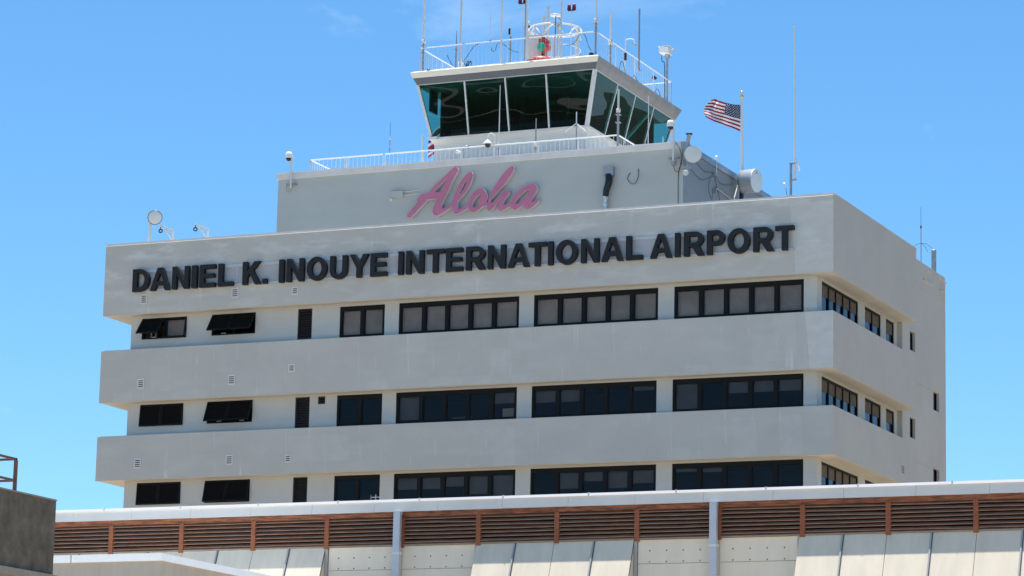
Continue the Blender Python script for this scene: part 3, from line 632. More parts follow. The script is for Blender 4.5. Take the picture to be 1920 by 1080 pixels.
ALOHA = {'A': [[(-21.23, 30.36), (-21.09, 30.53), (-20.64, 30.98), (-20.76, 31.03), (-20.67, 31.14), (-20.55, 31.27), (-20.45, 31.31), (-20.25, 31.32), (-20.16, 31.37), (-19.83, 31.7), (-19.38, 32.06), (-19.04, 32.35), (-18.91, 32.43), (-18.83, 32.39), (-18.75, 32.31), (-18.86, 32.11), (-19.03, 31.83), (-19.24, 31.33), (-19.43, 31.0), (-19.54, 30.74), (-19.55, 30.64), (-19.51, 30.57), (-19.42, 30.57), (-19.22, 30.67), (-19.03, 30.78), (-19.01, 30.65), (-19.33, 30.46), (-19.67, 30.3), (-19.79, 30.28), (-19.9, 30.35), (-19.95, 30.45), (-19.94, 30.58), (-19.88, 30.74), (-19.78, 30.95), (-19.71, 31.06), (-19.95, 31.05), (-20.21, 31.06), (-20.29, 30.98), (-20.58, 30.71), (-20.88, 30.41), (-21.0, 30.29), (-21.08, 30.27)], [(-19.2, 31.99), (-19.54, 31.74), (-19.82, 31.48), (-19.92, 31.34), (-19.58, 31.32), (-19.53, 31.38), (-19.39, 31.69), (-19.26, 31.92)]],
 'l': [[(-18.15, 32.16), (-18.05, 32.06), (-18.07, 31.86), (-18.16, 31.6), (-18.33, 31.32), (-18.52, 31.1), (-18.74, 30.89), (-18.77, 30.8), (-18.77, 30.61), (-18.72, 30.51), (-18.62, 30.49), (-18.45, 30.59), (-18.27, 30.68), (-18.25, 30.52), (-18.42, 30.45), (-18.64, 30.34), (-18.81, 30.29), (-18.9, 30.34), (-18.97, 30.46), (-19.0, 30.65), (-18.99, 30.86), (-18.96, 31.02), (-18.87, 31.28), (-18.73, 31.56), (-18.57, 31.82), (-18.4, 31.99), (-18.23, 32.13)], [(-18.3, 31.83), (-18.42, 31.73), (-18.56, 31.5), (-18.65, 31.27), (-18.69, 31.14), (-18.58, 31.21), (-18.44, 31.41), (-18.33, 31.64)]],
 'o': [[(-18.16, 30.97), (-18.06, 31.15), (-17.93, 31.27), (-17.76, 31.34), (-17.57, 31.36), (-17.46, 31.26), (-17.37, 31.12), (-17.31, 30.99), (-17.33, 30.88), (-17.4, 30.75), (-17.36, 30.72), (-17.35, 30.55), (-17.58, 30.56), (-17.71, 30.43), (-17.87, 30.35), (-18.01, 30.31), (-18.13, 30.37), (-18.2, 30.47), (-18.24, 30.6), (-18.23, 30.81)], [(-17.61, 31.11), (-17.72, 31.09), (-17.86, 31.0), (-17.99, 30.85), (-18.05, 30.69), (-18.04, 30.57), (-17.96, 30.52), (-17.85, 30.52), (-17.71, 30.63), (-17.7, 30.67), (-17.74, 30.83), (-17.7, 30.93), (-17.59, 31.07)]],
 'h': [[(-16.14, 32.26), (-16.08, 32.2), (-16.11, 32.09), (-16.24, 31.84), (-16.49, 31.51), (-16.82, 31.19), (-17.04, 30.97), (-17.18, 30.82), (-17.19, 30.7), (-17.15, 30.66), (-17.07, 30.68), (-16.98, 30.75), (-16.76, 30.95), (-16.56, 31.15), (-16.42, 31.23), (-16.31, 31.17), (-16.27, 31.09), (-16.32, 31.0), (-16.47, 30.85), (-16.58, 30.65), (-16.57, 30.55), (-16.46, 30.53), (-16.23, 30.66), (-16.22, 30.48), (-16.35, 30.44), (-16.52, 30.34), (-16.63, 30.29), (-16.74, 30.31), (-16.83, 30.4), (-16.83, 30.5), (-16.75, 30.68), (-16.65, 30.86), (-16.75, 30.79), (-16.97, 30.54), (-17.16, 30.34), (-17.24, 30.33), (-17.31, 30.39), (-17.33, 30.54), (-17.28, 30.77), (-17.21, 31.01), (-17.05, 31.34), (-16.83, 31.64), (-16.61, 31.92), (-16.39, 32.14), (-16.25, 32.24)]],
 'a': [[(-15.13, 31.39), (-15.02, 31.31), (-14.96, 31.22), (-15.02, 31.04), (-15.15, 30.84), (-15.26, 30.63), (-15.24, 30.57), (-15.16, 30.57), (-14.95, 30.72), (-14.88, 30.67), (-14.92, 30.58), (-15.09, 30.44), (-15.28, 30.31), (-15.39, 30.27), (-15.5, 30.31), (-15.57, 30.39), (-15.59, 30.55), (-15.7, 30.45), (-15.9, 30.32), (-16.01, 30.29), (-16.12, 30.36), (-16.2, 30.5), (-16.21, 30.67), (-16.13, 30.85), (-15.94, 31.08), (-15.69, 31.26), (-15.41, 31.37), (-15.25, 31.4)], [(-15.28, 31.16), (-15.44, 31.16), (-15.69, 31.01), (-15.91, 30.81), (-16.0, 30.63), (-15.97, 30.54), (-15.87, 30.54), (-15.68, 30.69), (-15.49, 30.83), (-15.35, 31.01)]]}
def round_loop(lp, it=2):
    for _ in range(it):
        o = []
        for i in range(len(lp)):
            a, b = lp[i], lp[(i + 1) % len(lp)]
            o += [(a[0] * .75 + b[0] * .25, a[1] * .75 + b[1] * .25), (a[0] * .25 + b[0] * .75, a[1] * .25 + b[1] * .75)]
        lp = o
    return lp
AS = thing('script_sign', 'pink script sign reading Aloha on the grey wall above the long name sign', 'sign', (-18, 4.8, 30.2))
for i, (ch, loops) in enumerate(ALOHA.items()):
    lps = [round_loop(l) for l in loops]
    me = outline_mesh(grow(lps, .016), -.09, .09); me.materials.clear(); me.materials.append(M['pinkedge'])
    o = bpy.data.objects.new('letter', me); C.objects.link(o); o.parent = AS; o.location = Vector((0, 4.865 + i * .004, 0)) - AS.location; o['label'] = 'pink script letter ' + ch
    me = outline_mesh(lps, -.006, .006); me.materials.clear(); me.materials.append(M['pink'])
    f = bpy.data.objects.new('letter_face', me); C.objects.link(f); f.parent = o; f.location = (0, -.097, 0)

# ------------------------------------------------------------------ railings
def railing(name, label, runs, ztop, zbase, spacing, post_sp, loc, r_top=.028, r_p=.009, mid=None, m=None):
    m = m or M['white']
    t = thing(name, label, 'railing', loc)
    proto = postp = None
    for (p, q) in runs:
        p = Vector(p); q = Vector(q); L_ = (q - p).length; d = (q - p) / L_
        MB().tube([(p.x, p.y, ztop), (q.x, q.y, ztop)], r_top, 8).build('top_rail', m, t)
        MB().tube([(p.x, p.y, zbase + .08), (q.x, q.y, zbase + .08)], r_p * 1.3, 6).build('bottom_rail', m, t)
        if mid: MB().tube([(p.x, p.y, mid), (q.x, q.y, mid)], r_p * 1.3, 6).build('mid_rail', m, t)
        n = max(1, round(L_ / post_sp))
        for k in range(n + 1):
            c = p + d * (L_ * k / n)
            if postp is None: postp = MB().tube([(c.x, c.y, zbase), (c.x, c.y, ztop)], r_top * .85, 6).build('post', m, t); p0 = c.copy()
            else: inst(postp, c.x - p0.x, c.y - p0.y)
        if spacing:
            k = max(1, round(L_ / spacing))
            for j in range(1, k):
                c = p + d * (L_ * j / k)
                if proto is None: proto = MB().tube([(c.x, c.y, zbase + .08), (c.x, c.y, ztop)], r_p, 4, cap=False).build('picket', m, t); c0 = c.copy()
                else: inst(proto, c.x - c0.x, c.y - c0.y)
    return t
railing('roof_railing', 'white picket railing round the edge of the control cab roof', [((-21.47, 6.3), (-12.93, 6.3)), ((-12.93, 6.3), (-12.93, 15.6)), ((-12.93, 15.6), (-21.47, 15.6)), ((-21.47, 15.6), (-21.47, 6.3))], 38.43, 37.3, .205, 2.13, (-17, 11, 37.3), .024, .0055)
railing('roof_railing', 'long low white railing on the block roof above the pink script sign', [((-26.39, 5.4), (-22.76, 5.4)), ((-22.66, 5.4), (-11.46, 5.4)), ((-11.46, 5.4), (-11.46, 15.8)), ((-26.39, 5.4), (-26.39, 15.8))], 33.42, 32.8, .21, 1.85, (-19, 10, 32.8), .03, .011)
# 
# ------------------------------------------------------------------ antennas
def whip(name, label, x, y, z0, z1, r0=.03, r1=.02, m='white', collar=None, mast=None, cat='antenna', group=None):
    t = thing(name, label, cat, (x, y, z0), group)
    if mast:     # (z, radius): thicker support pipe to that height
        MB().tube([(x, y, z0), (x, y, mast[0])], mast[1], 8).build('mast', M['galv'], t)
        MB().tube([(x, y, mast[0]), (x, y, z1)], r0, 8, r1).build('rod', M[m], t)
        MB().lathe((x, y, mast[0] - .08), (0, 0, 1), [(0, 0), (0, r0 * 1.9), (.16, r0 * 1.9), (.2, 0)], 10).build('collar', M['offwhite'], t)
        for dz in (.2, .55):
            if mast[0] - dz > z0 + .1: MB().box(x - mast[1] * 1.9, x + mast[1] * 1.9, y - mast[1] * 1.7, y + mast[1] * 1.7, mast[0] - dz, mast[0] - dz + .035).build('clamp', M['galv'], t)
    else:
        MB().tube([(x, y, z0), (x, y, z1)], r0, 8, r1).build('rod', M[m], t)
        MB().lathe((x, y, z0), (0, 0, 1), [(0, 0), (0, r0 * 2.2), (.05, r0 * 2.2), (.09, r0 * 1.1)], 10).build('base', M['galv'], t)
    return t
RZ = 37.3
whip('whip_antenna', 'tall thick white antenna at the left front corner of the cab roof', -21.38, 6.38, RZ, 42.9, .05, .045, mast=(38.75, .045))
whip('whip_antenna', 'thin dark rod behind the cab roof railing, left of the greenish pole', -19.76, 6.4, RZ, 39.12, .018, .008, 'black', mast=(38.4, .035))
whip('whip_antenna', 'tall pale green pole antenna third from the left on the cab roof', -19.58, 6.45, RZ, 42.9, .05, .042, 'offwhite')
whip('whip_antenna', 'short white rod antenna standing on the cab railing left of centre', -18.05, 6.3, 38.43, 39.95, .02, .014)
whip('whip_antenna', 'tall white pole antenna in front of the cab railing, fourth tall one from left', -17.49, 6.25, RZ, 42.9, .045, .04)
w_ = whip('whip_antenna', 'short white rod on a black clamp and grey stand behind the cab railing', -17.14, 6.5, RZ, 39.45, .016, .01, mast=(38.75, .03))
MB().box(-17.23, -17.16, 6.44, 6.56, 38.72, 39.0).build('feed_box', M['black'], w_)
whip('whip_antenna', 'tall thick white antenna just left of the traffic light beacon', -16.27, 6.3, RZ, 42.9, .055, .05)
whip('whip_antenna', 'grey pipe mast topped by a red strobe left of the beacon', -16.47, 6.6, RZ, 40.9, .05, .035, 'galv')
whip('whip_antenna', 'tall pale pole antenna right of the round dish on the cab roof', -14.66, 6.4, RZ, 42.9, .04, .035, 'offwhite')
whip('whip_antenna', 'tall thick white antenna at the right front corner of the cab roof', -12.98, 6.36, RZ, 42.9, .05, .045, mast=(38.95, .05))
whip('whip_antenna', 'short thick white tube antenna second along the right edge railing', -12.93, 7.97, RZ, 39.8, .055, .05, mast=(38.35, .04))
whip('whip_antenna', 'tan metal tube antenna rising beyond the middle of the right edge railing', -12.93, 11.42, 37.9, 40.85, .045, .04, 'brownmetal')
# small hooked arm antenna
t = thing('wind_sensor', 'small white post with a hooked sensor arm on the right edge railing', 'sensor', (-12.95, 9.81, RZ))
MB().tube([(-12.95, 9.81, RZ), (-12.95, 9.81, 39.06)], .03, 8).build('post', M['white'], t)
MB().tube(smooth([(-12.95, 9.81, 38.95), (-12.8, 9.9, 39.02), (-12.62, 9.95, 38.98), (-12.55, 9.98, 38.75)]), .022, 6).build('arm', M['white'], t)
MB().lathe((-12.55, 9.98, 38.68), (0, 0, 1), [(0, 0), (0, .05), (.12, .06), (.14, 0)], 10).build('head', M['galv'], t)
MB().box(-13.0, -12.9, 9.76, 9.86, 38.0, 38.35).build('clamp', M['black'], t)
# block roof antennas
whip('whip_antenna', 'hair thin dark whip rising behind the left part of the block roof railing', -22.84, 6.2, 32.8, 35.1, .012, .005, 'black', mast=(34.35, .018))
whip('whip_antenna', 'short thick white post standing behind the block roof railing left of the cab', -20.98, 5.7, 32.8, 34.24, .055, .055)
whip('whip_antenna', 'tall thin white whip in front of the cab windows beside the dome lamp', -17.24, 5.7, 32.8, 36.21, .028, .016, mast=(33.5, .035))
whip('whip_antenna', 'short tan rod antenna in front of the third cab window', -15.43, 5.6, 32.8, 34.53, .035, .028, 'brownmetal', mast=(33.35, .03))
whip('whip_antenna', 'thick grey tube antenna at the right corner of the block railing', -11.46, 5.36, 32.8, 35.46, .05, .045, 'offwhite', mast=(34.5, .055))
whip('whip_antenna', 'thin white whip in front of the right side cab glass', -11.09, 8.0, 32.8, 35.76, .022, .014)
whip('whip_antenna', 'tiny white stub rod at the right end of the block roof', -9.62, 6.0, 32.8, 33.35, .02, .015)
t = thing('ground_plane_antenna', 'white antenna with two drooping side rods in front of the cab base', 'antenna', (-13.57, 5.8, 32.8))
MB().tube([(-13.57, 5.8, 32.8), (-13.6, 5.8, 34.2)], .03, 6).build('mast', M['galv'], t)
MB().tube([(-13.6, 5.8, 34.2), (-13.6, 5.8, 34.72)], .024, 8).build('rod', M['white'], t)
for p in ((-14.06, 5.6, 33.78), (-13.06, 5.6, 33.75), (-13.4, 6.3, 33.8)): MB().tube([(-13.6, 5.8, 34.22), p], .014, 6).build('radial', M['white'], t)
# roof mast on the main parapet
t = thing('mast_antenna', 'very tall thin white mast antenna on the parapet right of the flag', 'antenna', (-2.64, 3, 28.4))
MB().tube([(-2.8, 3, 28.4), (-2.8, 3, 31.0)], .055, 8).build('mast', M['galv'], t)
MB().tube([(-2.64, 3, 30.2), (-2.66, 3, 36.9)], .048, 8, .03).build('rod', M['white'], t)
for z in (30.25, 30.95): MB().box(-2.86, -2.56, 2.95, 3.05, z, z + .05).build('clamp', M['galv'], t)
MB().tube([(-2.62, 2.95, 31.2), (-2.42, 2.95, 30.65)], .03, 8, .05).build('side_horn', M['white'], t)
MB().lathe((-3.05, 2.9, 30.1), (1, -.2, 0), [(-.06, .04), (.0, .09), (.02, 0)], 14).build('bracket_dish', M['white'], t)
MB().tube(smooth([(-3.0, 2.95, 29.95), (-2.9, 2.95, 29.4), (-2.75, 2.97, 28.9)]), .012).build('cable', M['black'], t)
# far right roof
t = thing('radial_antenna', 'thin dark antenna with curved radials at the far right roof end', 'antenna', (-1.0, 15.84, 28.4))
MB().tube([(-1, 15.84, 28.4), (-1, 15.84, 30.8)], .022, 6).build('mast', M['galv'], t)
MB().tube([(-1, 15.84, 30.8), (-1, 15.84, 31.7)], .008, 5).build('rod', M['black'], t)
MB().lathe((-1, 15.84, 30.72), (0, 0, 1), [(0, 0), (0, .035), (.12, .035), (.14, 0)], 8).build('coil', M['black'], t)
for dx, dy in ((.55, -.1), (-.55, .1), (.15, .6)): MB().tube(smooth([(-1, 15.84, 30.05), (-1 + dx * .5, 15.84 + dy * .5, 29.97), (-1 + dx, 15.84 + dy, 29.75)], 4), .009, 5).build('radial', M['black'], t)
t = thing('vent_pipe', 'short dark grey pipe stub at the far right roof corner', 'pipe', (-1.0, 17.89, 28.4))
MB().tube([(-1, 17.89, 28.4), (-1, 17.89, 30.05)], .11, 12).build('pipe', M['galv'], t); MB().lathe((-1, 17.89, 30.05), (0, 0, 1), [(0, 0), (0, .12), (.08, .12), (.08, .05), (0, .05)], 12).build('rim', M['galv'], t)

# cab roof equipment
t = thing('light_gun', 'green lens signal light with a red housing beside a white cabinet', 'signal light', (-15.9, 7.9, RZ))
MB().lathe((-16.02, 7.5, 38.3), (-.35, -1, -.12), [(-.34, 0), (-.34, .2), (-.1, .27), (.06, .27), (.1, .24)], 22).build('housing', M['red'], t)
MB().lathe((-16.02, 7.5, 38.3), (-.35, -1, -.12), [(.1, .235), (.15, .18), (.17, 0)], 22).build('lens', M['greenlens'], t)
MB().box(-16.15, -15.8, 7.35, 7.85, 38.52, 38.66).build('visor', M['red'], t)
MB().tube([(-15.95, 7.8, RZ), (-15.95, 7.8, 38.1)], .06, 8).build('stand', M['offwhite'], t)
t = thing('beacon_base', 'low red rotating beacon base on the cab roof behind the railing', 'beacon', (-16.0, 7.6, RZ))
MB().lathe((-16.0, 7.3, RZ), (0, 0, 1), [(0, 0), (0, .62), (.3, .62), (.42, .5), (.5, 0)], 24).build('housing', M['red'], t)
MB().box(-16.45, -16.1, 6.66, 6.7, RZ + .28, RZ + .31).build('trim', M['offwhite'], t)
t = thing('equipment_cabinet', 'flat white metal cabinet left of the green signal light', 'cabinet', (-16.65, 8, RZ))
MB().box(-17.03, -16.2, 7.8, 8.25, 37.95, 39.0).build('body', M['offwhite'], t)
for x in (-16.98, -16.3): MB().box(x, x + .07, 7.85, 7.95, RZ, 37.95).build('leg', M['offwhite'], t)
MB().box(-16.18, -16.12, 7.78, 8.1, 37.9, 38.9).build('side_plate', M['black'], t)
# arched frame of the beacon platform
t = thing('platform_frame', 'white arched metal platform frame in the middle of the cab roof', 'frame', (-16, 9, RZ))
cx, cy, rr = -16.15, 9.2, 1.2
def ringpts(r, z, a0=0, a1=360, n=28): return [(cx + r * math.cos(R(a0 + (a1 - a0) * i / n)), cy + r * math.sin(R(a0 + (a1 - a0) * i / n)), z) for i in range(n + 1)]
MB().tube(ringpts(rr, 39.55), .042, 6).build('upper_hoop', M['offwhite'], t)
MB().tube(ringpts(rr * .98, 38.6), .018, 6).build('lower_hoop', M['offwhite'], t)
for a in (-165, -115, -60, -5, 60, 120):
    x, y = cx + rr * math.cos(R(a)), cy + rr * math.sin(R(a)); MB().box(x - .035, x + .035, y - .035, y + .035, RZ, 39.52).build('leg', M['offwhite'], t)
for a in (-150, -95, -35): 
    x, y = cx + rr * math.cos(R(a)), cy + rr * math.sin(R(a)); x2, y2 = cx + rr * math.cos(R(a + 50)), cy + rr * math.sin(R(a + 50))
    MB().tube(smooth([(x, y, 39.05), ((x + x2) / 2, (y + y2) / 2, 39.5), (x2, y2, 39.05)], 6), .035, 6).build('brace', M['offwhite'], t)
for x, z1 in ((-16.55, 40.3), (-16.35, 40.75)):
    MB().tube([(x - .25, 9.4, RZ), (x - .25, 9.4, z1)], .07, 8).build('pipe', M['offwhite'], t)
t = thing('roof_dish', 'flat white saucer antenna on a thin black stem over the cab roof', 'antenna', (-15.62, 8, RZ))
MB().lathe((-15.62, 8, 39.85), (0, 0, 1), [(-.03, 0), (-.02, .16), (.0, .27), (.04, .25), (.07, .12), (.075, 0)], 24).build('saucer', M['white'], t)
MB().tube([(-15.62, 8, 39.82), (-15.62, 8, 38.9)], .018, 6).build('stem', M['black'], t)
MB().tube([(-15.62, 8, 38.9), (-15.62, 8, RZ)], .05, 8).build('post', M['offwhite'], t)
MB().tube(smooth([(-15.62, 8, 39.78), (-15.42, 8, 39.7), (-15.38, 8, 39.5), (-15.55, 8, 39.3)]), .012, 5).build('cable', M['black'], t)
t = thing('anemometer', 'small white capped sensor on a dark stem beside the platform frame', 'sensor', (-16.55, 7, RZ))
MB().tube([(-16.58, 7, RZ), (-16.58, 7, 39.2)], .025, 6).build('stem', M['black'], t)
MB().lathe((-16.55, 7, 39.2), (0, 0, 1), [(0, 0), (0, .06), (.06, .1), (.22, .08), (.26, 0)], 12).build('cap', M['white'], t)
MB().box(-16.68, -16.45, 6.95, 7.05, 39.12, 39.2).build('bracket', M['black'], t)
def strobe(x, y, z, lab, z0=RZ, mastm='white'):
    t = thing('obstruction_light', lab, 'beacon', (x, y, z0))
    MB().tube([(x, y, z0), (x, y, z)], .018, 6).build('mast', M[mastm], t)
    MB().box(x - .16, x + .16, y - .03, y + .03, z, z + .05).build('yoke', M['black'], t)
    for s in (-.12, .12): MB().lathe((x + s, y, z + .05), (0, 0, 1), [(0, .09), (.1, .085), (.25, .07), (.27, 0)], 12).build('lamp', M['redlens'], t)
strobe(-14.64, 7.5, 39.85, 'pair of dark red lamps on a thin white pole over the cab roof')
strobe(-17.04, 7.5, 40.4, 'pair of dark red lamps on the mast left of the beacon, at the picture top')
# surveillance cameras
t = thing('security_camera', 'large white box camera on a grey pole behind the right edge of the cab roof', 'camera', (-12.97, 15.1, RZ))
MB().tube([(-12.97, 15.1, RZ), (-12.97, 15.1, 39.5)], .06, 8).build('pole', M['galv'], t)
MB().tube(smooth([(-13.2, 15.0, 39.6), (-13.18, 15.0, 39.3), (-13.06, 15.02, 39.1), (-13.05, 15.02, 37.4)]), .018, 6).build('cable', M['black'], t)
MB().box(-13.05, -12.85, 15.0, 15.2, 39.45, 39.65).build('pan_head', M['galv'], t)
MB().hexa([(-13.25, 14.75, 39.67), (-12.78, 14.75, 39.62), (-12.78, 15.3, 39.62), (-13.25, 15.3, 39.67), (-13.25, 14.75, 39.93), (-12.78, 14.75, 39.90), (-12.78, 15.3, 39.90), (-13.25, 15.3, 39.93)]).build('body', M['white'], t)
MB().box(-13.28, -12.72, 14.7, 15.38, 39.935, 39.96).build('sunshield', M['white'], t)
def wallcam(lab, x, y, ztop, zbot, name='security_camera', left=True):
    t = thing(name, lab, 'camera', (x, y, zbot)); s = -1 if left else 1
    MB().tube([(x, y, zbot), (x, y, ztop)], .05, 8).build('pole', M['offwhite'], t)
    MB().box(x + (-.22), x + .22, y - .02, 4.998, zbot + .15, zbot + .2).build('bracket', M['galv'], t)
    MB().lathe((x + s * .12, y - .05, ztop), (0, 0, 1), [(-.08, .15), (.0, .17), (.12, .15), (.2, .12), (.22, 0)], 16).build('housing', M['white'], t)
    MB().lathe((x + s * .12, y - .05, ztop - .08), (0, 0, -1), [(0, .13), (.06, .12), (.12, .07), (.14, 0)], 14).build('dome', M['black'], t)
    MB().box(x - .1, x + .06, y - .06, y + .02, ztop - .1, ztop + .1).build('arm', M['white'], t)
    return t
t = wallcam('white dome camera on a pole clamped to the left end of the block wall', -27.05, 4.8, 33.5, 32.05)
MB().tube(smooth([(-27.0, 4.85, 32.1), (-27.1, 4.87, 31.92), (-27.3, 4.9, 31.95), (-27.33, 4.9, 32.3)]), .014, 5).build('cable', M['galv'], t)
t = wallcam('white dome camera on a pole at the right end of the block wall', -8.68, 4.8, 33.5, 31.9)
MB().box(-8.76, -8.6, 4.75, 4.9, 31.75, 31.93).build('junction_box', M['galv'], t)
MB().tube(smooth([(-8.68, 4.84, 31.75), (-8.6, 4.86, 31.5), (-8.45, 4.9, 31.5), (-8.38, 4.92, 31.9), (-8.4, 4.9, 32.4), (-8.6, 4.85, 32.75)]), .013, 5).build('cable', M['black'], t)
t = thing('dome_camera', 'white goose neck dome camera standing on the block roof railing', 'camera', (-17.34, 5.3, 32.8))
MB().tube([(-17.3, 5.3, 32.8), (-17.3, 5.3, 33.45)], .045, 8).build('pole', M['white'], t)
MB().tube(smooth([(-17.28, 5.3, 33.4), (-17.26, 5.25, 33.75), (-17.4, 5.2, 33.92), (-17.53, 5.15, 33.75), (-17.53, 5.15, 33.6)]), .03, 8).build('gooseneck', M['white'], t)
MB().lathe((-17.53, 5.15, 33.42), (0, 0, 1), [(0, .22), (.03, .22), (.12, .14), (.2, .05), (.22, 0)], 18).build('shade', M['white'], t)
MB().lathe((-17.53, 5.15, 33.42), (0, 0, -1), [(0, .13), (.1, .11), (.16, 0)], 14).build('dome', M['black'], t)
t = thing('floodlight', 'small dark spotlight pair on a stem behind the block roof railing', 'lamp', (-18.97, 5.7, 32.8))
MB().tube([(-18.97, 5.7, 32.8), (-18.97, 5.7, 33.5)], .02, 6).build('stem', M['galv'], t)
MB().lathe((-18.75, 5.6, 33.5), (1, -.3, -.2), [(-.1, .04), (.1, .09), (.1, 0)], 12).build('lamp', M['galv'], t)
MB().lathe((-19.15, 5.6, 33.3), (-1, -.3, .2), [(-.1, .04), (.1, .09), (.1, 0)], 12).build('lamp', M['white'], t)
# things on the aloha wall
t = thing('junction_boxes', 'two grey junction boxes with conduits left of the pink script sign', 'junction box', (-21.8, 4.9, 31.3))
MB().box(-22.08, -21.8, 4.90, 4.998, 31.30, 31.58).build('box', M['block'], t)
MB().box(-21.78, -21.47, 4.84, 4.998, 31.26, 31.55).build('box', M['block'], t)
MB().box(-22.14, -22.0, 4.92, 4.998, 31.14, 31.24).build('small_box', M['coping'], t)
for z, e in ((31.50, 31.56), (31.34, 31.40)): MB().tube([(-21.47, 4.93, z), (-21.0, 4.93, z + .02), (-20.75, 4.95, e)], .02, 6).build('conduit', M['coping'], t)
t = thing('wrapped_duct', 'black wrapped flexible duct hanging from a grey box on the block wall', 'duct', (-11.65, 4.8, 30))
MB().box(-11.86, -11.42, 4.72, 4.998, 31.5, 31.9).build('box', M['galv'], t)
MB().tube(smooth([(-11.63, 4.82, 31.55), (-11.62, 4.78, 31.2), (-11.72, 4.76, 30.85), (-11.76, 4.78, 30.6)], 5), .17, 12, .13).build('wrap', M['bag'], t)
MB().tube(smooth([(-11.76, 4.78, 30.62), (-11.78, 4.8, 30.3), (-11.76, 4.82, 29.6), (-11.76, 4.9, 28.6)], 5), .125, 12).build('foil_duct', M['foil'], t)
tag(MB().tube(smooth([(-10.33, 4.97, 31.75), (-10.33, 4.95, 31.4), (-10.45, 4.93, 31.12), (-10.65, 4.93, 31.12), (-10.82, 4.95, 31.35), (-10.72, 4.98, 31.6)]), .014, 6).build('cable', M['black']), 'black looped cable hooked on the block wall right of the duct', 'cable')
tag(MB().tube(smooth([(-8.33, 4.96, 32.4), (-8.36, 4.97, 31.9), (-8.5, 4.97, 31.4), (-8.5, 4.97, 30), (-8.5, 4.97, 28.5)]), .014, 6).build('cable', M['black']), 'dark cable running down the right corner of the block wall', 'cable')

# corner mast with two dishes
t = thing('dish_mast', 'grey bracket pole with a stack cap fixed to the block corner', 'pole', (-7.98, 4.7, 31.4))
MB().tube([(-7.98, 4.72, 31.3), (-7.98, 4.72, 32.6)], .08, 10).build('pole', M['galv'], t)
MB().tube([(-8.02, 4.74, 32.55), (-7.93, 4.7, 33.02)], .085, 10).build('stack', M['galv'], t)
MB().lathe((-7.93, 4.7, 33.0), (0, 0, 1), [(0, 0), (0, .14), (.05, .15), (.06, 0)], 12).build('cap', M['black'], t)
for z in (31.55, 32.4): MB().box(-8.3, -7.9, 4.68, 4.92, z, z + .08).build('bracket', M['galv'], t)
def vec_disc(c, ax, r, d, lab, parts, name='microwave_dish'):
    t = thing(name, lab, 'dish antenna', c)
    MB().lathe(c, ax, [(-d, r * .55), (-d * .5, r * .95), (0, r), (.03, r * .98)], 32).build('shroud', parts[1], t)
    MB().lathe(c, ax, [(.03, r * .985), (.045, r * .7), (.05, 0)], 32).build('radome', parts[0], t)
    return t
vec_disc((-7.66, 4.45, 32.07), (.40, -.90, -.05), .37, .14, 'round pale dish mounted at the right corner of the block wall', (M['offwhite'], M['galv']))
t = vec_disc((-8.0, 4.5, 31.30), (.30, -.95, 0), .13, .1, 'tiny cream round dish under the corner dish', (M['offwhite'], M['galv']))
t = vec_disc((-7.18, 11.2, 32.35), (.985, -.17, -.02), .53, .1, 'large white drum dish beside the flagpole base', (M['white'], M['white']), 'drum_antenna')
MB().lathe((-7.18, 11.2, 32.35), (.985, -.17, -.02), [(-.66, 0), (-.66, .50), (-.6, .53), (-.001, .53)], 36).build('drum', M['drum'], t)
MB().lathe((-7.18, 11.2, 32.35), (.985, -.17, -.02), [(-.72, .30), (-.665, .545), (-.58, .545)], 36).build('back_rim', M['galv'], t)
zig = [(0, .02), (.10, .06), (.17, .03), (.27, .03), (.36, 0), (.27, -.01), (.20, -.05), (.14, -.01), (.05, -.01)]
MB().add([(-7.18 + .055 + .985 * 0, 11.0 + a, 32.67 + b) for a, b in [(p[0] - .0, p[1]) for p in zig]], [tuple(range(len(zig)))]).build('emblem', M['red'], t)
MB().tube([(-7.95, 11.45, 31.0), (-7.95, 11.45, 32.6)], .1, 10).build('mount_post', M['black'], t)
# side wall cables, sensor and pipe
t = thing('gps_sensor', 'small white ball sensor on a thin rod above the block side coping', 'sensor', (-8.2, 8.8, 32.2))
MB().tube([(-8.18, 8.8, 32.2), (-8.18, 8.8, 32.85)], .018, 6).build('rod', M['white'], t); MB().lathe((-8.18, 8.8, 32.85), (0, 0, 1), [(0, 0), (.02, .07), (.1, .08), (.17, .04), (.19, 0)], 12).build('ball', M['white'], t)
MB().box(-8.298, -8.14, 8.55, 9.0, 32.12, 32.16).build('bracket', M['galv'], t)
for lab, pts in (('dark cable looping from the corner dish along the block side wall', [(4.9, 31.95), (6.2, 31.7), (7.2, 31.6), (8.3, 31.95), (8.8, 32.15)]),
                 ('dark cable sagging under the block side coping to the flagpole', [(6.3, 32.25), (7.5, 32.05), (8.6, 32.2), (9.6, 31.95), (10.6, 32.1), (11.3, 32.3)]),
                 ('dark cable dropping from the ball sensor down the block side wall', [(8.8, 32.1), (9.2, 31.6), (9.5, 31.2), (9.8, 30.6)]),
                 ('dark cable hanging in a curve low on the block side wall', [(8.3, 32.0), (8.1, 31.4), (8.5, 31.0), (8.6, 31.5)])):
    tag(MB().tube(smooth([(-8.27, y, z) for y, z in pts]), .009, 5).build('cable', M['black']), lab, 'cable')
tag(MB().tube([(-8.2, 8.7, 31.3), (-8.2, 8.79, 31.56), (-8.2, 9.0, 31.58), (-8.2, 10.86, 31.50), (-8.2, 10.9, 30.4)], .04, 8).build('conduit_pipe', M['galv']), 'grey conduit pipe bent along the lower block side wall', 'pipe')
tag(MB().tube([(-8.1, 11.48, 32.4), (-8.1, 10.93, 31.6), (-8.1, 10.85, 31.2)], .025, 6).build('conduit_pipe', M['white']), 'slanted bright white rod left of the flagpole base', 'pipe')

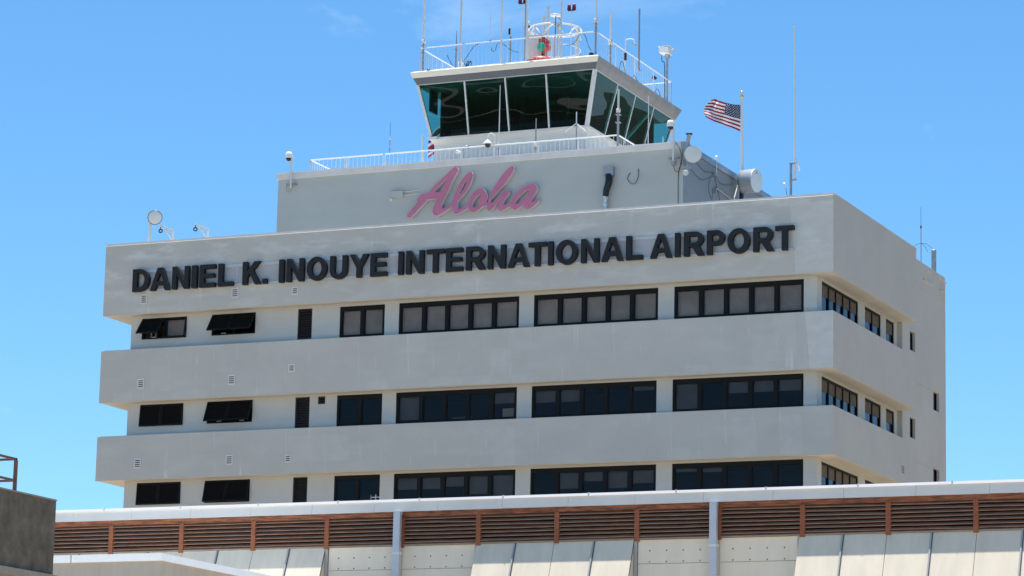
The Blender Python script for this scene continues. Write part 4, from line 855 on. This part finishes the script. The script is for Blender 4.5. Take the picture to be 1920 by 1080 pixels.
# flagpole and flags
t = thing('flagpole', 'white flagpole with a gold ball flying the striped flag', 'flagpole', (-7.95, 11.5, 31.4))
MB().tube([(-7.93, 11.5, 31.0), (-7.93, 11.5, 32.72)], .09, 12).build('sleeve', M['galv'], t)
MB().tube([(-7.93, 11.5, 32.6), (-7.99, 11.5, 36.3)], .072, 14, .058).build('pole', M['white'], t)
MB().lathe((-7.93, 11.5, 32.6), (0, 0, 1), [(0, 0), (0, .11), (.12, .11), (.14, .08)], 12).build('collar', M['offwhite'], t)
MB().lathe((-7.99, 11.5, 36.28), (0, 0, 1), [(0, 0), (.0, .085), (.08, .085), (.1, .02), (.2, .015)], 12).build('truck', M['gold'], t)
MB().lathe((-7.99, 11.5, 36.46), (0, 0, 1), [(0, 0), (.02, .05), (.07, .08), (.12, .05), (.14, 0)], 14).build('finial', M['gold'], t)
MB().tube([(-8.0, 11.42, 36.2), (-7.96, 11.42, 32.8)], .006, 5).build('halyard', M['offwhite'], t)

def flag_mat():
    m, t, b = newmat('striped_flag_cloth'); L = t.links.new; b.inputs['Roughness'].default_value = .75
    uv = N(t, 'ShaderNodeUVMap'); sp = N(t, 'ShaderNodeSeparateXYZ'); L(uv.outputs[0], sp.inputs[0])
    def mt(op, a, b_=None, c=None):
        n = N(t, 'ShaderNodeMath', operation=op)
        for i, v in enumerate((a, b_, c)):
            if v is None: continue
            if isinstance(v, (int, float)): n.inputs[i].default_value = v
            else: L(v, n.inputs[i])
        return n.outputs[0]
    U, V = sp.outputs[0], sp.outputs[1]     # V=0 top
    odd = mt('MODULO', mt('FLOOR', mt('MULTIPLY', V, 13)), 2)        # 0 -> red
    canton = mt('MULTIPLY', mt('LESS_THAN', U, .45), mt('LESS_THAN', V, 7 / 13))
    X = mt('MULTIPLY', U, 12 / .45); Y_ = mt('MULTIPLY', V, 10 * 13 / 7)
    p = mt('DIVIDE', mt('ADD', X, Y_), 2); q = mt('DIVIDE', mt('SUBTRACT', X, Y_), 2)
    dp = mt('SUBTRACT', p, mt('ROUND', p)); dq = mt('SUBTRACT', q, mt('ROUND', q))
    dx = mt('ADD', dp, dq); dy = mt('SUBTRACT', dp, dq)
    d = mt('SQRT', mt('ADD', mt('POWER', dx, 2), mt('POWER', dy, 2)))
    star = mt('LESS_THAN', d, .33)
    edge = mt('MULTIPLY', mt('MULTIPLY', mt('GREATER_THAN', X, .4), mt('LESS_THAN', X, 11.6)), mt('MULTIPLY', mt('GREATER_THAN', Y_, .4), mt('LESS_THAN', Y_, 9.6)))
    star = mt('MULTIPLY', star, edge)
    def mix(f, a, b_):
        x = N(t, 'ShaderNodeMix', data_type='RGBA'); L(f, x.inputs[0])
        for i, v in ((6, a), (7, b_)):
            if isinstance(v, tuple): x.inputs[i].default_value = (*v, 1)
            else: L(v, x.inputs[i])
        return x.outputs[2]
    c1 = mix(odd, (.30, .005, .016), (.80, .78, .78)); c2 = mix(star, (.010, .012, .055), (.78, .78, .8)); L(mix(canton, c1, c2), b.inputs['Base Color'])
    return m
def cloth(name, m, fn, nu=40, nv=26):
    me = bpy.data.meshes.new(name); vs = [fn(i / nu, j / nv) for j in range(nv + 1) for i in range(nu + 1)]
    fs = [(j * (nu + 1) + i, j * (nu + 1) + i + 1, (j + 1) * (nu + 1) + i + 1, (j + 1) * (nu + 1) + i) for j in range(nv) for i in range(nu)]
    me.from_pydata(vs, [], fs); me.materials.append(m); uv = me.uv_layers.new(name='UVMap')
    for lp in me.loops:
        k = lp.vertex_index; uv.data[lp.index].uv = ((k % (nu + 1)) / nu, (k // (nu + 1)) / nv)
    for p in me.polygons: p.use_smooth = True
    o = bpy.data.objects.new(name, me); C.objects.link(o); return o
TOP = [(0, 35.95, -8.05), (.25, 36.0, -8.42), (.5, 36.13, -8.80), (.75, 36.22, -9.10), (.9, 36.36, -9.33), (1, 36.30, -9.42)]
BOT = [(0, 34.73, -8.05), (.25, 34.92, -8.42), (.5, 35.1, -8.85), (.75, 35.27, -9.25), (.9, 35.42, -9.5), (1, 35.52, -9.66)]
def lerp(tab, u):
    for a, b in zip(tab, tab[1:]):
        if u <= b[0]:
            k = (u - a[0]) / (b[0] - a[0]); k2 = k; return a[1] + (b[1] - a[1]) * k2, a[2] + (b[2] - a[2]) * k2
    return tab[-1][1:]
def usf(u, v):
    zt_, xt = lerp(TOP, u); zb_, xb = lerp(BOT, u); z = zt_ + (zb_ - zt_) * v; x = xt + (xb - xt) * v
    x -= .22 * u * u * math.sin(math.pi * min(1, v * 1.05)) * u
    wv = .13 * u * math.sin(9 * u + 3.0 * v) + .07 * u * math.sin(17 * u - 5 * v)
    return (x + wv * .1, 11.5 + wv, z + .02 * math.sin(10 * u + 2 * v) * u)
tag(cloth('flag', flag_mat(), usf), 'red and white striped flag with white stars on blue, blowing left', 'flag')
t = thing('flagpole', 'flagpole mostly hidden behind the left side of the cab', 'flagpole', (-24.9, 17.5, 28.4))
MB().tube([(-25.15, 17.5, 28.4), (-25.15, 17.5, 38.75)], .06, 10).build('pole', M['offwhite'], t)
MB().lathe((-25.15, 17.5, 38.75), (0, 0, 1), [(0, 0), (.03, .07), (.1, .07), (.14, 0)], 10).build('finial', M['gold'], t)
def striped2():
    m, t, b = newmat('second_flag_cloth'); L = t.links.new; b.inputs['Roughness'].default_value = .75
    uv = N(t, 'ShaderNodeUVMap'); sp = N(t, 'ShaderNodeSeparateXYZ'); L(uv.outputs[0], sp.inputs[0])
    cr = N(t, 'ShaderNodeValToRGB'); cr.color_ramp.interpolation = 'CONSTANT'; e = cr.color_ramp.elements
    cols = [(.75, .75, .75), (.45, .01, .03), (.02, .03, .2)]
    e[0].color = (*cols[0], 1); e[1].position = .125; e[1].color = (*cols[1], 1)
    for i in range(2, 8): q = e.new(i / 8); q.color = (*cols[i % 3], 1)
    L(sp.outputs[1], cr.inputs[0]); L(cr.outputs[0], b.inputs['Base Color']); return m
def hf(u, v):
    x = -25.2 - 1.15 * u + .06 * v * u; z = 38.1 - 1.15 * v - .62 * u - .15 * u * u
    return (x, 17.5 + .08 * math.sin(8 * u + 3 * v), z + .04 * math.sin(6 * v) * u)
tag(cloth('flag', striped2(), hf, 20, 16), 'drooping red, white and blue flag peeking out left of the cab base', 'flag')

# main roof, left side
t = thing('convex_mirror', 'round white disc on a post at the left end of the roof edge', 'mirror', (-31.65, .35, 28.9))
MB().tube([(-31.63, .35, 28.4), (-31.6, .35, 29.85)], .075, 10).build('post', M['white'], t)
MB().lathe((-31.33, .25, 30.05), (.35, -.93, -.12), [(-.03, 0), (-.03, .325), (.0, .33), (.012, .31)], 36).build('rim', M['black'], t)
MB().lathe((-31.33, .25, 30.05), (.35, -.93, -.12), [(.0, .308), (.03, .22), (.05, .1), (.055, 0)], 36).build('disc', M['white'], t)
MB().tube([(-31.6, .35, 29.8), (-31.4, .3, 30.0)], .03, 6).build('arm', M['white'], t)
def davit(x, z, lab):
    t = thing('davit_arm', lab, 'davit', (x, .35, 28.9), 'davit arms along the front roof edge')
    MB().tube([(x, .35, 28.45), (x, .35, z + .42)], .05, 4).build('post', M['white'], t)
    MB().hexa([(x - .72, .30, z + .72), (x - .66, .30, z + .78), (x - .66, .40, z + .78), (x - .72, .40, z + .72), (x + .03, .30, z + .34), (x + .04, .30, z + .46), (x + .04, .40, z + .46), (x + .03, .40, z + .34)]).build('beam', M['white'], t)
    MB().tube([(x - .03, .35, z + .06), (x - .42, .35, z + .58)], .045, 4).build('brace', M['white'], t)
    MB().tube([(x - .62, .33, z + .66), (x - .62, .33, z + .58)], .02, 6).build('shackle', M['black'], t)
    MB().lathe((x - .62, .33, z + .48), (.4, -.9, 0), [(-.03, .05), (0, .1), (.03, .05)], 14).build('pulley', M['black'], t)
davit(-30.44, 28.96, 'white triangular davit arm right beside the round white disc')
davit(-28.69, 28.92, 'white triangular davit arm standing alone, further right from the disc')

# loose cables on cab roof
CB = [('black cable draped over the left front of the cab railing', [(-18.6, 6.35, 38.42), (-18.9, 6.4, 38.3), (-19.15, 6.45, 38.0), (-19.35, 6.45, 37.75), (-19.5, 6.45, 37.62)]),
      ('black cable waving between two tall antennas on the cab railing', [(-18.05, 6.4, 38.2), (-18.0, 6.45, 38.02), (-17.86, 6.45, 38.05), (-17.78, 6.45, 38.3), (-17.55, 6.45, 38.36), (-17.3, 6.45, 38.15), (-17.0, 6.45, 37.95), (-16.7, 6.45, 37.85)]),
      ('dark cable looping over the right front of the cab railing', [(-14.5, 6.5, 38.0), (-14.2, 6.45, 37.98), (-13.95, 6.4, 38.1), (-13.7, 6.35, 38.43), (-13.5, 6.4, 38.3), (-13.35, 6.4, 37.85), (-13.2, 6.4, 37.6)]),
      ('short black cable end hanging near the left corner of the cab roof', [(-20.4, 6.8, 38.15), (-20.3, 6.8, 37.95), (-20.1, 6.8, 37.62)])]
for lab, pts in CB: tag(MB().tube(smooth(pts), .014, 5).build('cable', M['black']), lab, 'cable')
for lab, pts in (('small arched cable on the right edge of the cab roof, near the corner', [(9.0, 37.4), (9.15, 37.75), (9.4, 37.8), (9.65, 37.5), (9.7, 37.32)]), ('small arched cable on the right edge of the cab roof, near the far end', [(13.4, 37.35), (13.6, 37.6), (13.9, 37.6), (14.1, 37.35)]), ('small black cable bundle at the middle of the right roof edge', [(10.6, 37.4), (10.8, 37.55), (11.0, 37.5), (11.3, 37.35)])):
    tag(MB().tube(smooth([(-12.9, y, z) for y, z in pts]), .014, 5).build('cable', M['black']), lab, 'cable')
t = thing('cable_coil', 'tangled coil of black cable on the front edge of the cab roof', 'cable', (-19.2, 6.4, RZ))
for k in range(4): MB().tube([(-19.2 + .02 * k + .13 * math.cos(a / 10 * 6.283), 6.4 + .03 * k, 37.55 + .12 * math.sin(a / 10 * 6.283 + k)) for a in range(11)], .014, 5).build('loop', M['black'], t)
def spot(x, y, z, lab):
    t = thing('spotlight', lab, 'lamp', (x, y, z)); MB().lathe((x, y, z + .1), (-.7, -.6, .3), [(-.12, 0), (-.12, .06), (.08, .1), (.1, .0)], 12).build('housing', M['black'], t); MB().tube([(x, y, z), (x, y, z + .1)], .02, 5).build('stem', M['black'], t)
spot(-21.15, 6.5, RZ + .02, 'small black spotlight at the left corner of the cab roof')
spot(-13.15, 6.3, RZ + .02, 'small black spotlight at the right front corner of the cab roof')
spot(-12.95, 13.4, 38.0, 'small dark spotlight on the far right stretch of the cab railing')
tag(MB().lathe((-20.75, 9, 37.9), (.1, -.1, 1), [(0, 0), (.02, .09), (.5, .12), (.55, 0)], 10).build('insulator', M['white']), 'white cylinder hanging on the left return of the cab railing', 'equipment')

# ------------------------------------------------------------------ terminal in front
TB = thing('terminal_building', 'low cream terminal building with rusty brown louvres and pale metal roof edge', 'building', (3, -30, 0))
PY = -35.0
MB().box(-24, 40, -34.7, -20, 0, 12.3).build('body_wall', M['room'], TB)
MB().box(-24, 40, -34.95, -20, 12.30, 12.36).build('roof', M['membrane'], TB)
# lower wall behind the panels
MB().box(-24, 40, -34.95, -34.7, 0, 11.16).build('lower_wall', M['panel'], TB)
# fascia panels 2.03 m, cap pieces 4 m
k = 0; x = -12.82 - 2.035 * 6
while x < 40:
    q = random.uniform(-.003, .003); MB().hexa([(x + .004, -35.118, 12.112 + q), (x + 2.031, -35.118, 12.112 + q), (x + 2.031, -35.07, 12.112 + q), (x + .004, -35.07, 12.112 + q), (x + .004, -35.075, 12.394), (x + 2.031, -35.075, 12.394), (x + 2.031, -35.062, 12.394), (x + .004, -35.062, 12.394)]).build('fascia_panel', M['fascia'], TB); x += 2.035
MB().box(-24, 40, -35.06, -34.95, 12.10, 12.30).build('fascia_back', M['rustboard'], TB)
x = -14.3 - 8
while x < 40:
    MB().hexa([(x + .004, -35.115, 12.395), (x + 2.6, -35.115, 12.395), (x + 2.6, -34.8, 12.40), (x + .004, -34.8, 12.40), (x + .004, -35.085, 12.475), (x + 2.6, -35.085, 12.475), (x + 2.6, -34.8, 12.50), (x + .004, -34.8, 12.50)]).build('roof_cap', M['cap'], TB)
    MB().box(x + 2.605, x + 2.635, -35.12, -34.8, 12.39, 12.49).build('cap_joint', M['white'], TB); x += 2.64
# brown head board, louvres in 2.43 m bays, posts
px = [-11.5 + 2.434 * i for i in range(-5, 21)]
PT = MB().box(-.075, .075, 0, .12, 0, .94)
slat = post = board = None
for i, x in enumerate(px):
    pipe_here = abs(x + 1.86) < .3 or abs(x - 7.88) < .3
    # board
    MB().box(x + .003, x + 2.431, -35.045, -34.96, 11.965 + random.uniform(-.008, .006), 12.098).build('head_board', M['rustboard'], TB)
    po = MB().box(x - .07, x + .07, -35.062, -34.93, 11.075 + random.uniform(-.01, .01), 11.962).build('louver_post', M['rustpost'], TB)
    for j in range(7):
        zz = 11.21 + j * .113 + random.uniform(-.004, .004)
        dy = random.uniform(-.004, .004)
        t0, t1 = random.uniform(-.006, .006), random.uniform(-.006, .006); sag = random.uniform(-.004, .008)
        if random.random() < .06: t1 -= .02
        sl_ = MB(); xs_ = (x + .07, x + 1.2, x + 2.364); zz_ = (zz + t0, zz - sag, zz + t1)
        for q in (0, 1):
            sl_.cur = 0; a_, b_, za, zb_ = xs_[q], xs_[q + 1], zz_[q], zz_[q + 1]
            sl_.add([(a_, -35.037 + dy, za + .018), (b_, -35.037 + dy, zb_ + .018), (b_, -34.96, zb_ + .078), (a_, -34.96, za + .078), (a_, -35.02 + dy, za), (b_, -35.02 + dy, zb_), (b_, -34.95, zb_ + .063), (a_, -34.95, za + .063)], [(0, 1, 2, 3), (4, 7, 6, 5)])
            sl_.cur = 1; sl_.add([(a_, -35.04 + dy, za), (b_, -35.04 + dy, zb_), (b_, -35.037 + dy, zb_ + .018), (a_, -35.037 + dy, za + .018), (b_, -35.02 + dy, zb_), (a_, -35.02 + dy, za)], [(0, 1, 2, 3), (0, 5, 4, 1)])
        sl_.build('louver_slat', [M['rust'], M['rustlip']], TB, fix=False)
    MB().box(x + .07, x + 2.364, -35.0, -34.94, 11.165, 11.195).build('louver_sill', M['rust'], TB)
MB().box(-24, 40, -35.05, -34.951, 11.125, 11.160).build('sill_strip', M['ledge'], TB)
# wall panels: sloping groups and flat groups
def slope(x0, x1):       # panels leaning outward towards the bottom
    n = max(1, round((x1 - x0) / 1.222)); w_ = (x1 - x0) / n; z0, z1 = 8.4, 11.12; y1 = -35.01; y0 = y1 - (z1 - z0) * .37
    for k in range(n):
        a = x0 + k * w_ + .008; b = a + w_ - .016
        MB().hexa([(a, y0, z0), (b, y0, z0), (b, y0 + .05, z0), (a, y0 + .05, z0), (a, y1, z1), (b, y1, z1), (b, y1 + .05, z1), (a, y1 + .05, z1)]).build('sloping_panel', M['panel'], TB)
        if k:
            mid = k % 2 == (1 if abs(round((x0 - px[0]) / 2.434) * 2.434 + px[0] - x0) < .3 else 0)
            c = a - .008
            if mid:
                MB().hexa([(c - .022, y0 - .03, z0), (c + .022, y0 - .03, z0), (c + .022, y0, z0), (c - .022, y0, z0), (c - .022, y1 - .03, z1 + .02), (c + .022, y1 - .03, z1 + .02), (c + .022, y1, z1 + .02), (c - .022, y1, z1 + .02)]).build('joint_batten', M['pale_batten'], TB)
                MB().hexa([(c + .022, y0 - .02, z0), (c + .045, y0 - .02, z0), (c + .045, y0, z0), (c + .022, y0, z0), (c + .022, y1 - .02, z1), (c + .045, y1 - .02, z1), (c + .045, y1, z1), (c + .022, y1, z1)]).build('joint_shadow_strip', M['batten'], TB)
    for xx in (x0 + .008, x1 - .058):   # side cheeks closing the wedge
        MB().add([(xx, y0, z0), (xx + .05, y0, z0), (xx + .05, -34.96, z0), (xx, -34.96, z0), (xx, y1, z1), (xx + .05, y1, z1), (xx + .05, -34.96, z1), (xx, -34.96, z1)], [(0, 3, 7, 4), (1, 2, 6, 5)]).build('cheek_panel', M['panel'], TB)
def flat(x0, x1, xp):
    for a, b in ((x0 + .07, xp - .12), (xp + .12, x1 - .02)):
        for z0, z1 in ((10.455, 11.115), (9.0, 10.44)):
            p = MB().box(a, b, -34.99, -34.953, z0, z1).build('flat_panel', M['flatpanel'], TB)
            zs = (10.80,) if z1 > 11 else ()
            n = 4; q = None
            for z in ([10.81, 10.50] if z1 > 11 else []):
                for j in range(n):
                    xb = (a + b) / 2 + (j - 1.5) * .5
                    if q is None: q = MB().lathe((xb, -34.99, z), (0, -1, 0), [(0, .02), (.012, .018), (.016, 0)], 8).build('bolt', M['batten'], p); q0 = (xb, z)
                    else: inst(q, xb - q0[0], 0, z - q0[1])
    MB().box(x0 - .04, x0 + .05, -35.03, -34.953, 8.5, 11.12).build('edge_trim', M['pale_batten'], TB)
    MB().box(x1 - .0, x1 + .03, -35.03, -34.953, 8.5, 11.12).build('edge_trim', M['pale_batten'], TB)
slope(-21, -4.24); flat(-4.2, .57, -1.86); slope(.6, 5.45); flat(5.5, 10.27, 7.88); slope(10.3, 39)
for x in (-1.83, 7.88):
    d = MB().box(x - .105, x + .105, -35.27, -35.14, 8, 12.1).build('downpipe', M['pipe'], TB)
    MB().box(x - .12, x + .12, -35.28, -35.07, 10.86, 10.93).build('strap', M['white'], d)
    MB().box(x - .085, x + .085, -35.14, -35.0, 12.02, 12.1).build('outlet', M['pipe'], d)
t = thing('tv_antenna', 'tiny grey aerial with short crossbars on the terminal roof edge', 'antenna', (-2.85, -34.6, 12.5))
MB().tube([(-2.85, -34.6, 12.36), (-2.85, -34.6, 12.7)], .01, 5).build('stem', M['galv'], t)
MB().tube([(-3.02, -34.6, 12.62), (-2.7, -34.6, 12.62)], .008, 5).build('boom', M['galv'], t)
for dx in (-.16, -.02, .12): MB().tube([(-2.85 + dx, -34.6, 12.54), (-2.85 + dx, -34.6, 12.7)], .006, 4).build('element', M['galv'], t)
MB().lathe((-2.42, -34.7, 12.38), (0, 0, 1), [(0, 0), (0, .04), (.12, .04), (.14, 0)], 8).build('roof_knob', M['galv'], TB)

# ------------------------------------------------------------------ concrete block, its handrail and the canopy
CW = thing('concrete_building', 'dark brown rough concrete building corner at the lower left', 'building', (0, -66, 0))
MB().box(-9, 3.75, -75, -62.45, 0, 9.0).build('wall', M['concrete'], CW)
MB().box(-9.02, 3.765, -75, -62.44, 9.0, 9.03).build('wall_top', M['ledge'], CW)
MB().box(3.751, 3.85, -75, -62.42, 7.35, 7.5).build('ledge', M['ledge'], CW)
MB().box(3.752, 3.80, -75, -62.43, 0, 7.35).build('lower_wall', M['ledge'], CW)
t = thing('handrail', 'brown two bar handrail on top of the dark concrete corner', 'railing', (3.7, -64, 9.03))
for (a, b) in (((3.70, -63.92), (3.70, -74)), ((3.70, -63.92), (-6, -63.92))):
    for z in (9.66, 9.235): MB().box(min(a[0], b[0]) - .02, max(a[0], b[0]) + .02, min(a[1], b[1]) - .02, max(a[1], b[1]) + .02, z - .022, z + .022).build('rail', M['handrail'], t)
for x, y in ((3.7, -63.92), (3.7, -66.5), (3.7, -69), (1.2, -63.92), (-1.3, -63.92)): MB().box(x - .03, x + .03, y - .03, y + .03, 9.03, 9.636).build('post', M['handrail'], t)
CN = thing('canopy', 'flat roofed annex with a white fascia and tan wall at lower left', 'canopy', (-8, -40, 0))
MB().box(-14, -4.30, -44.41, -35.4, 9.80, 10.0).build('roof_slab', M['white'], CN)
MB().hexa([(-14, -44.5, 9.79), (-4.2, -44.5, 9.79), (-4.31, -44.41, 9.79), (-14, -44.41, 9.79), (-14, -44.43, 10.0), (-4.27, -44.43, 10.0), (-4.31, -44.41, 10.0), (-14, -44.41, 10.0)]).build('fascia', M['white'], CN)
MB().hexa([(-4.2, -44.5, 9.79), (-4.2, -35.4, 9.79), (-4.31, -35.4, 9.79), (-4.31, -44.41, 9.79), (-4.27, -44.43, 10.0), (-4.27, -35.4, 10.0), (-4.31, -35.4, 10.0), (-4.31, -44.41, 10.0)]).build('fascia', M['white'], CN)
MB().box(-7.0, -6.97, -44.53, -44.50, 9.79, 9.99).build('fascia_joint', M['coping'], CN)
MB().box(-13.9, -4.27, -44.44, -35.4, 0, 9.8).build('wall', M['canopywall'], CN)

# repeats share a group
for o in list(C.objects):
    if o.parent or 'category' not in o.keys() or 'group' in o.keys(): continue
    x, y, z = o.location
    if o.name.startswith('whip_antenna'): o['group'] = 'antennas along the cab roof railing' if z > 36 else 'antennas on the block roof'
    elif o.name.startswith('security_camera') and z < 36: o['group'] = 'dome cameras on poles at the ends of the block wall'
    elif o.name.startswith('cable') : o['group'] = 'loose cables on the roofs and walls'
    elif o.name.startswith('obstruction_light'): o['group'] = 'red obstruction lamps over the cab roof'
    elif o.name.startswith('spotlight'): o['group'] = 'small spotlights round the cab roof'
    elif o.name.startswith('microwave_dish'): o['group'] = 'round dishes at the block corner'
    elif o.name.startswith('flagpole'): o['group'] = 'flagpoles beside the block and cab'
    elif o.name.startswith('roof_railing'): o['group'] = 'white picket roof railings'
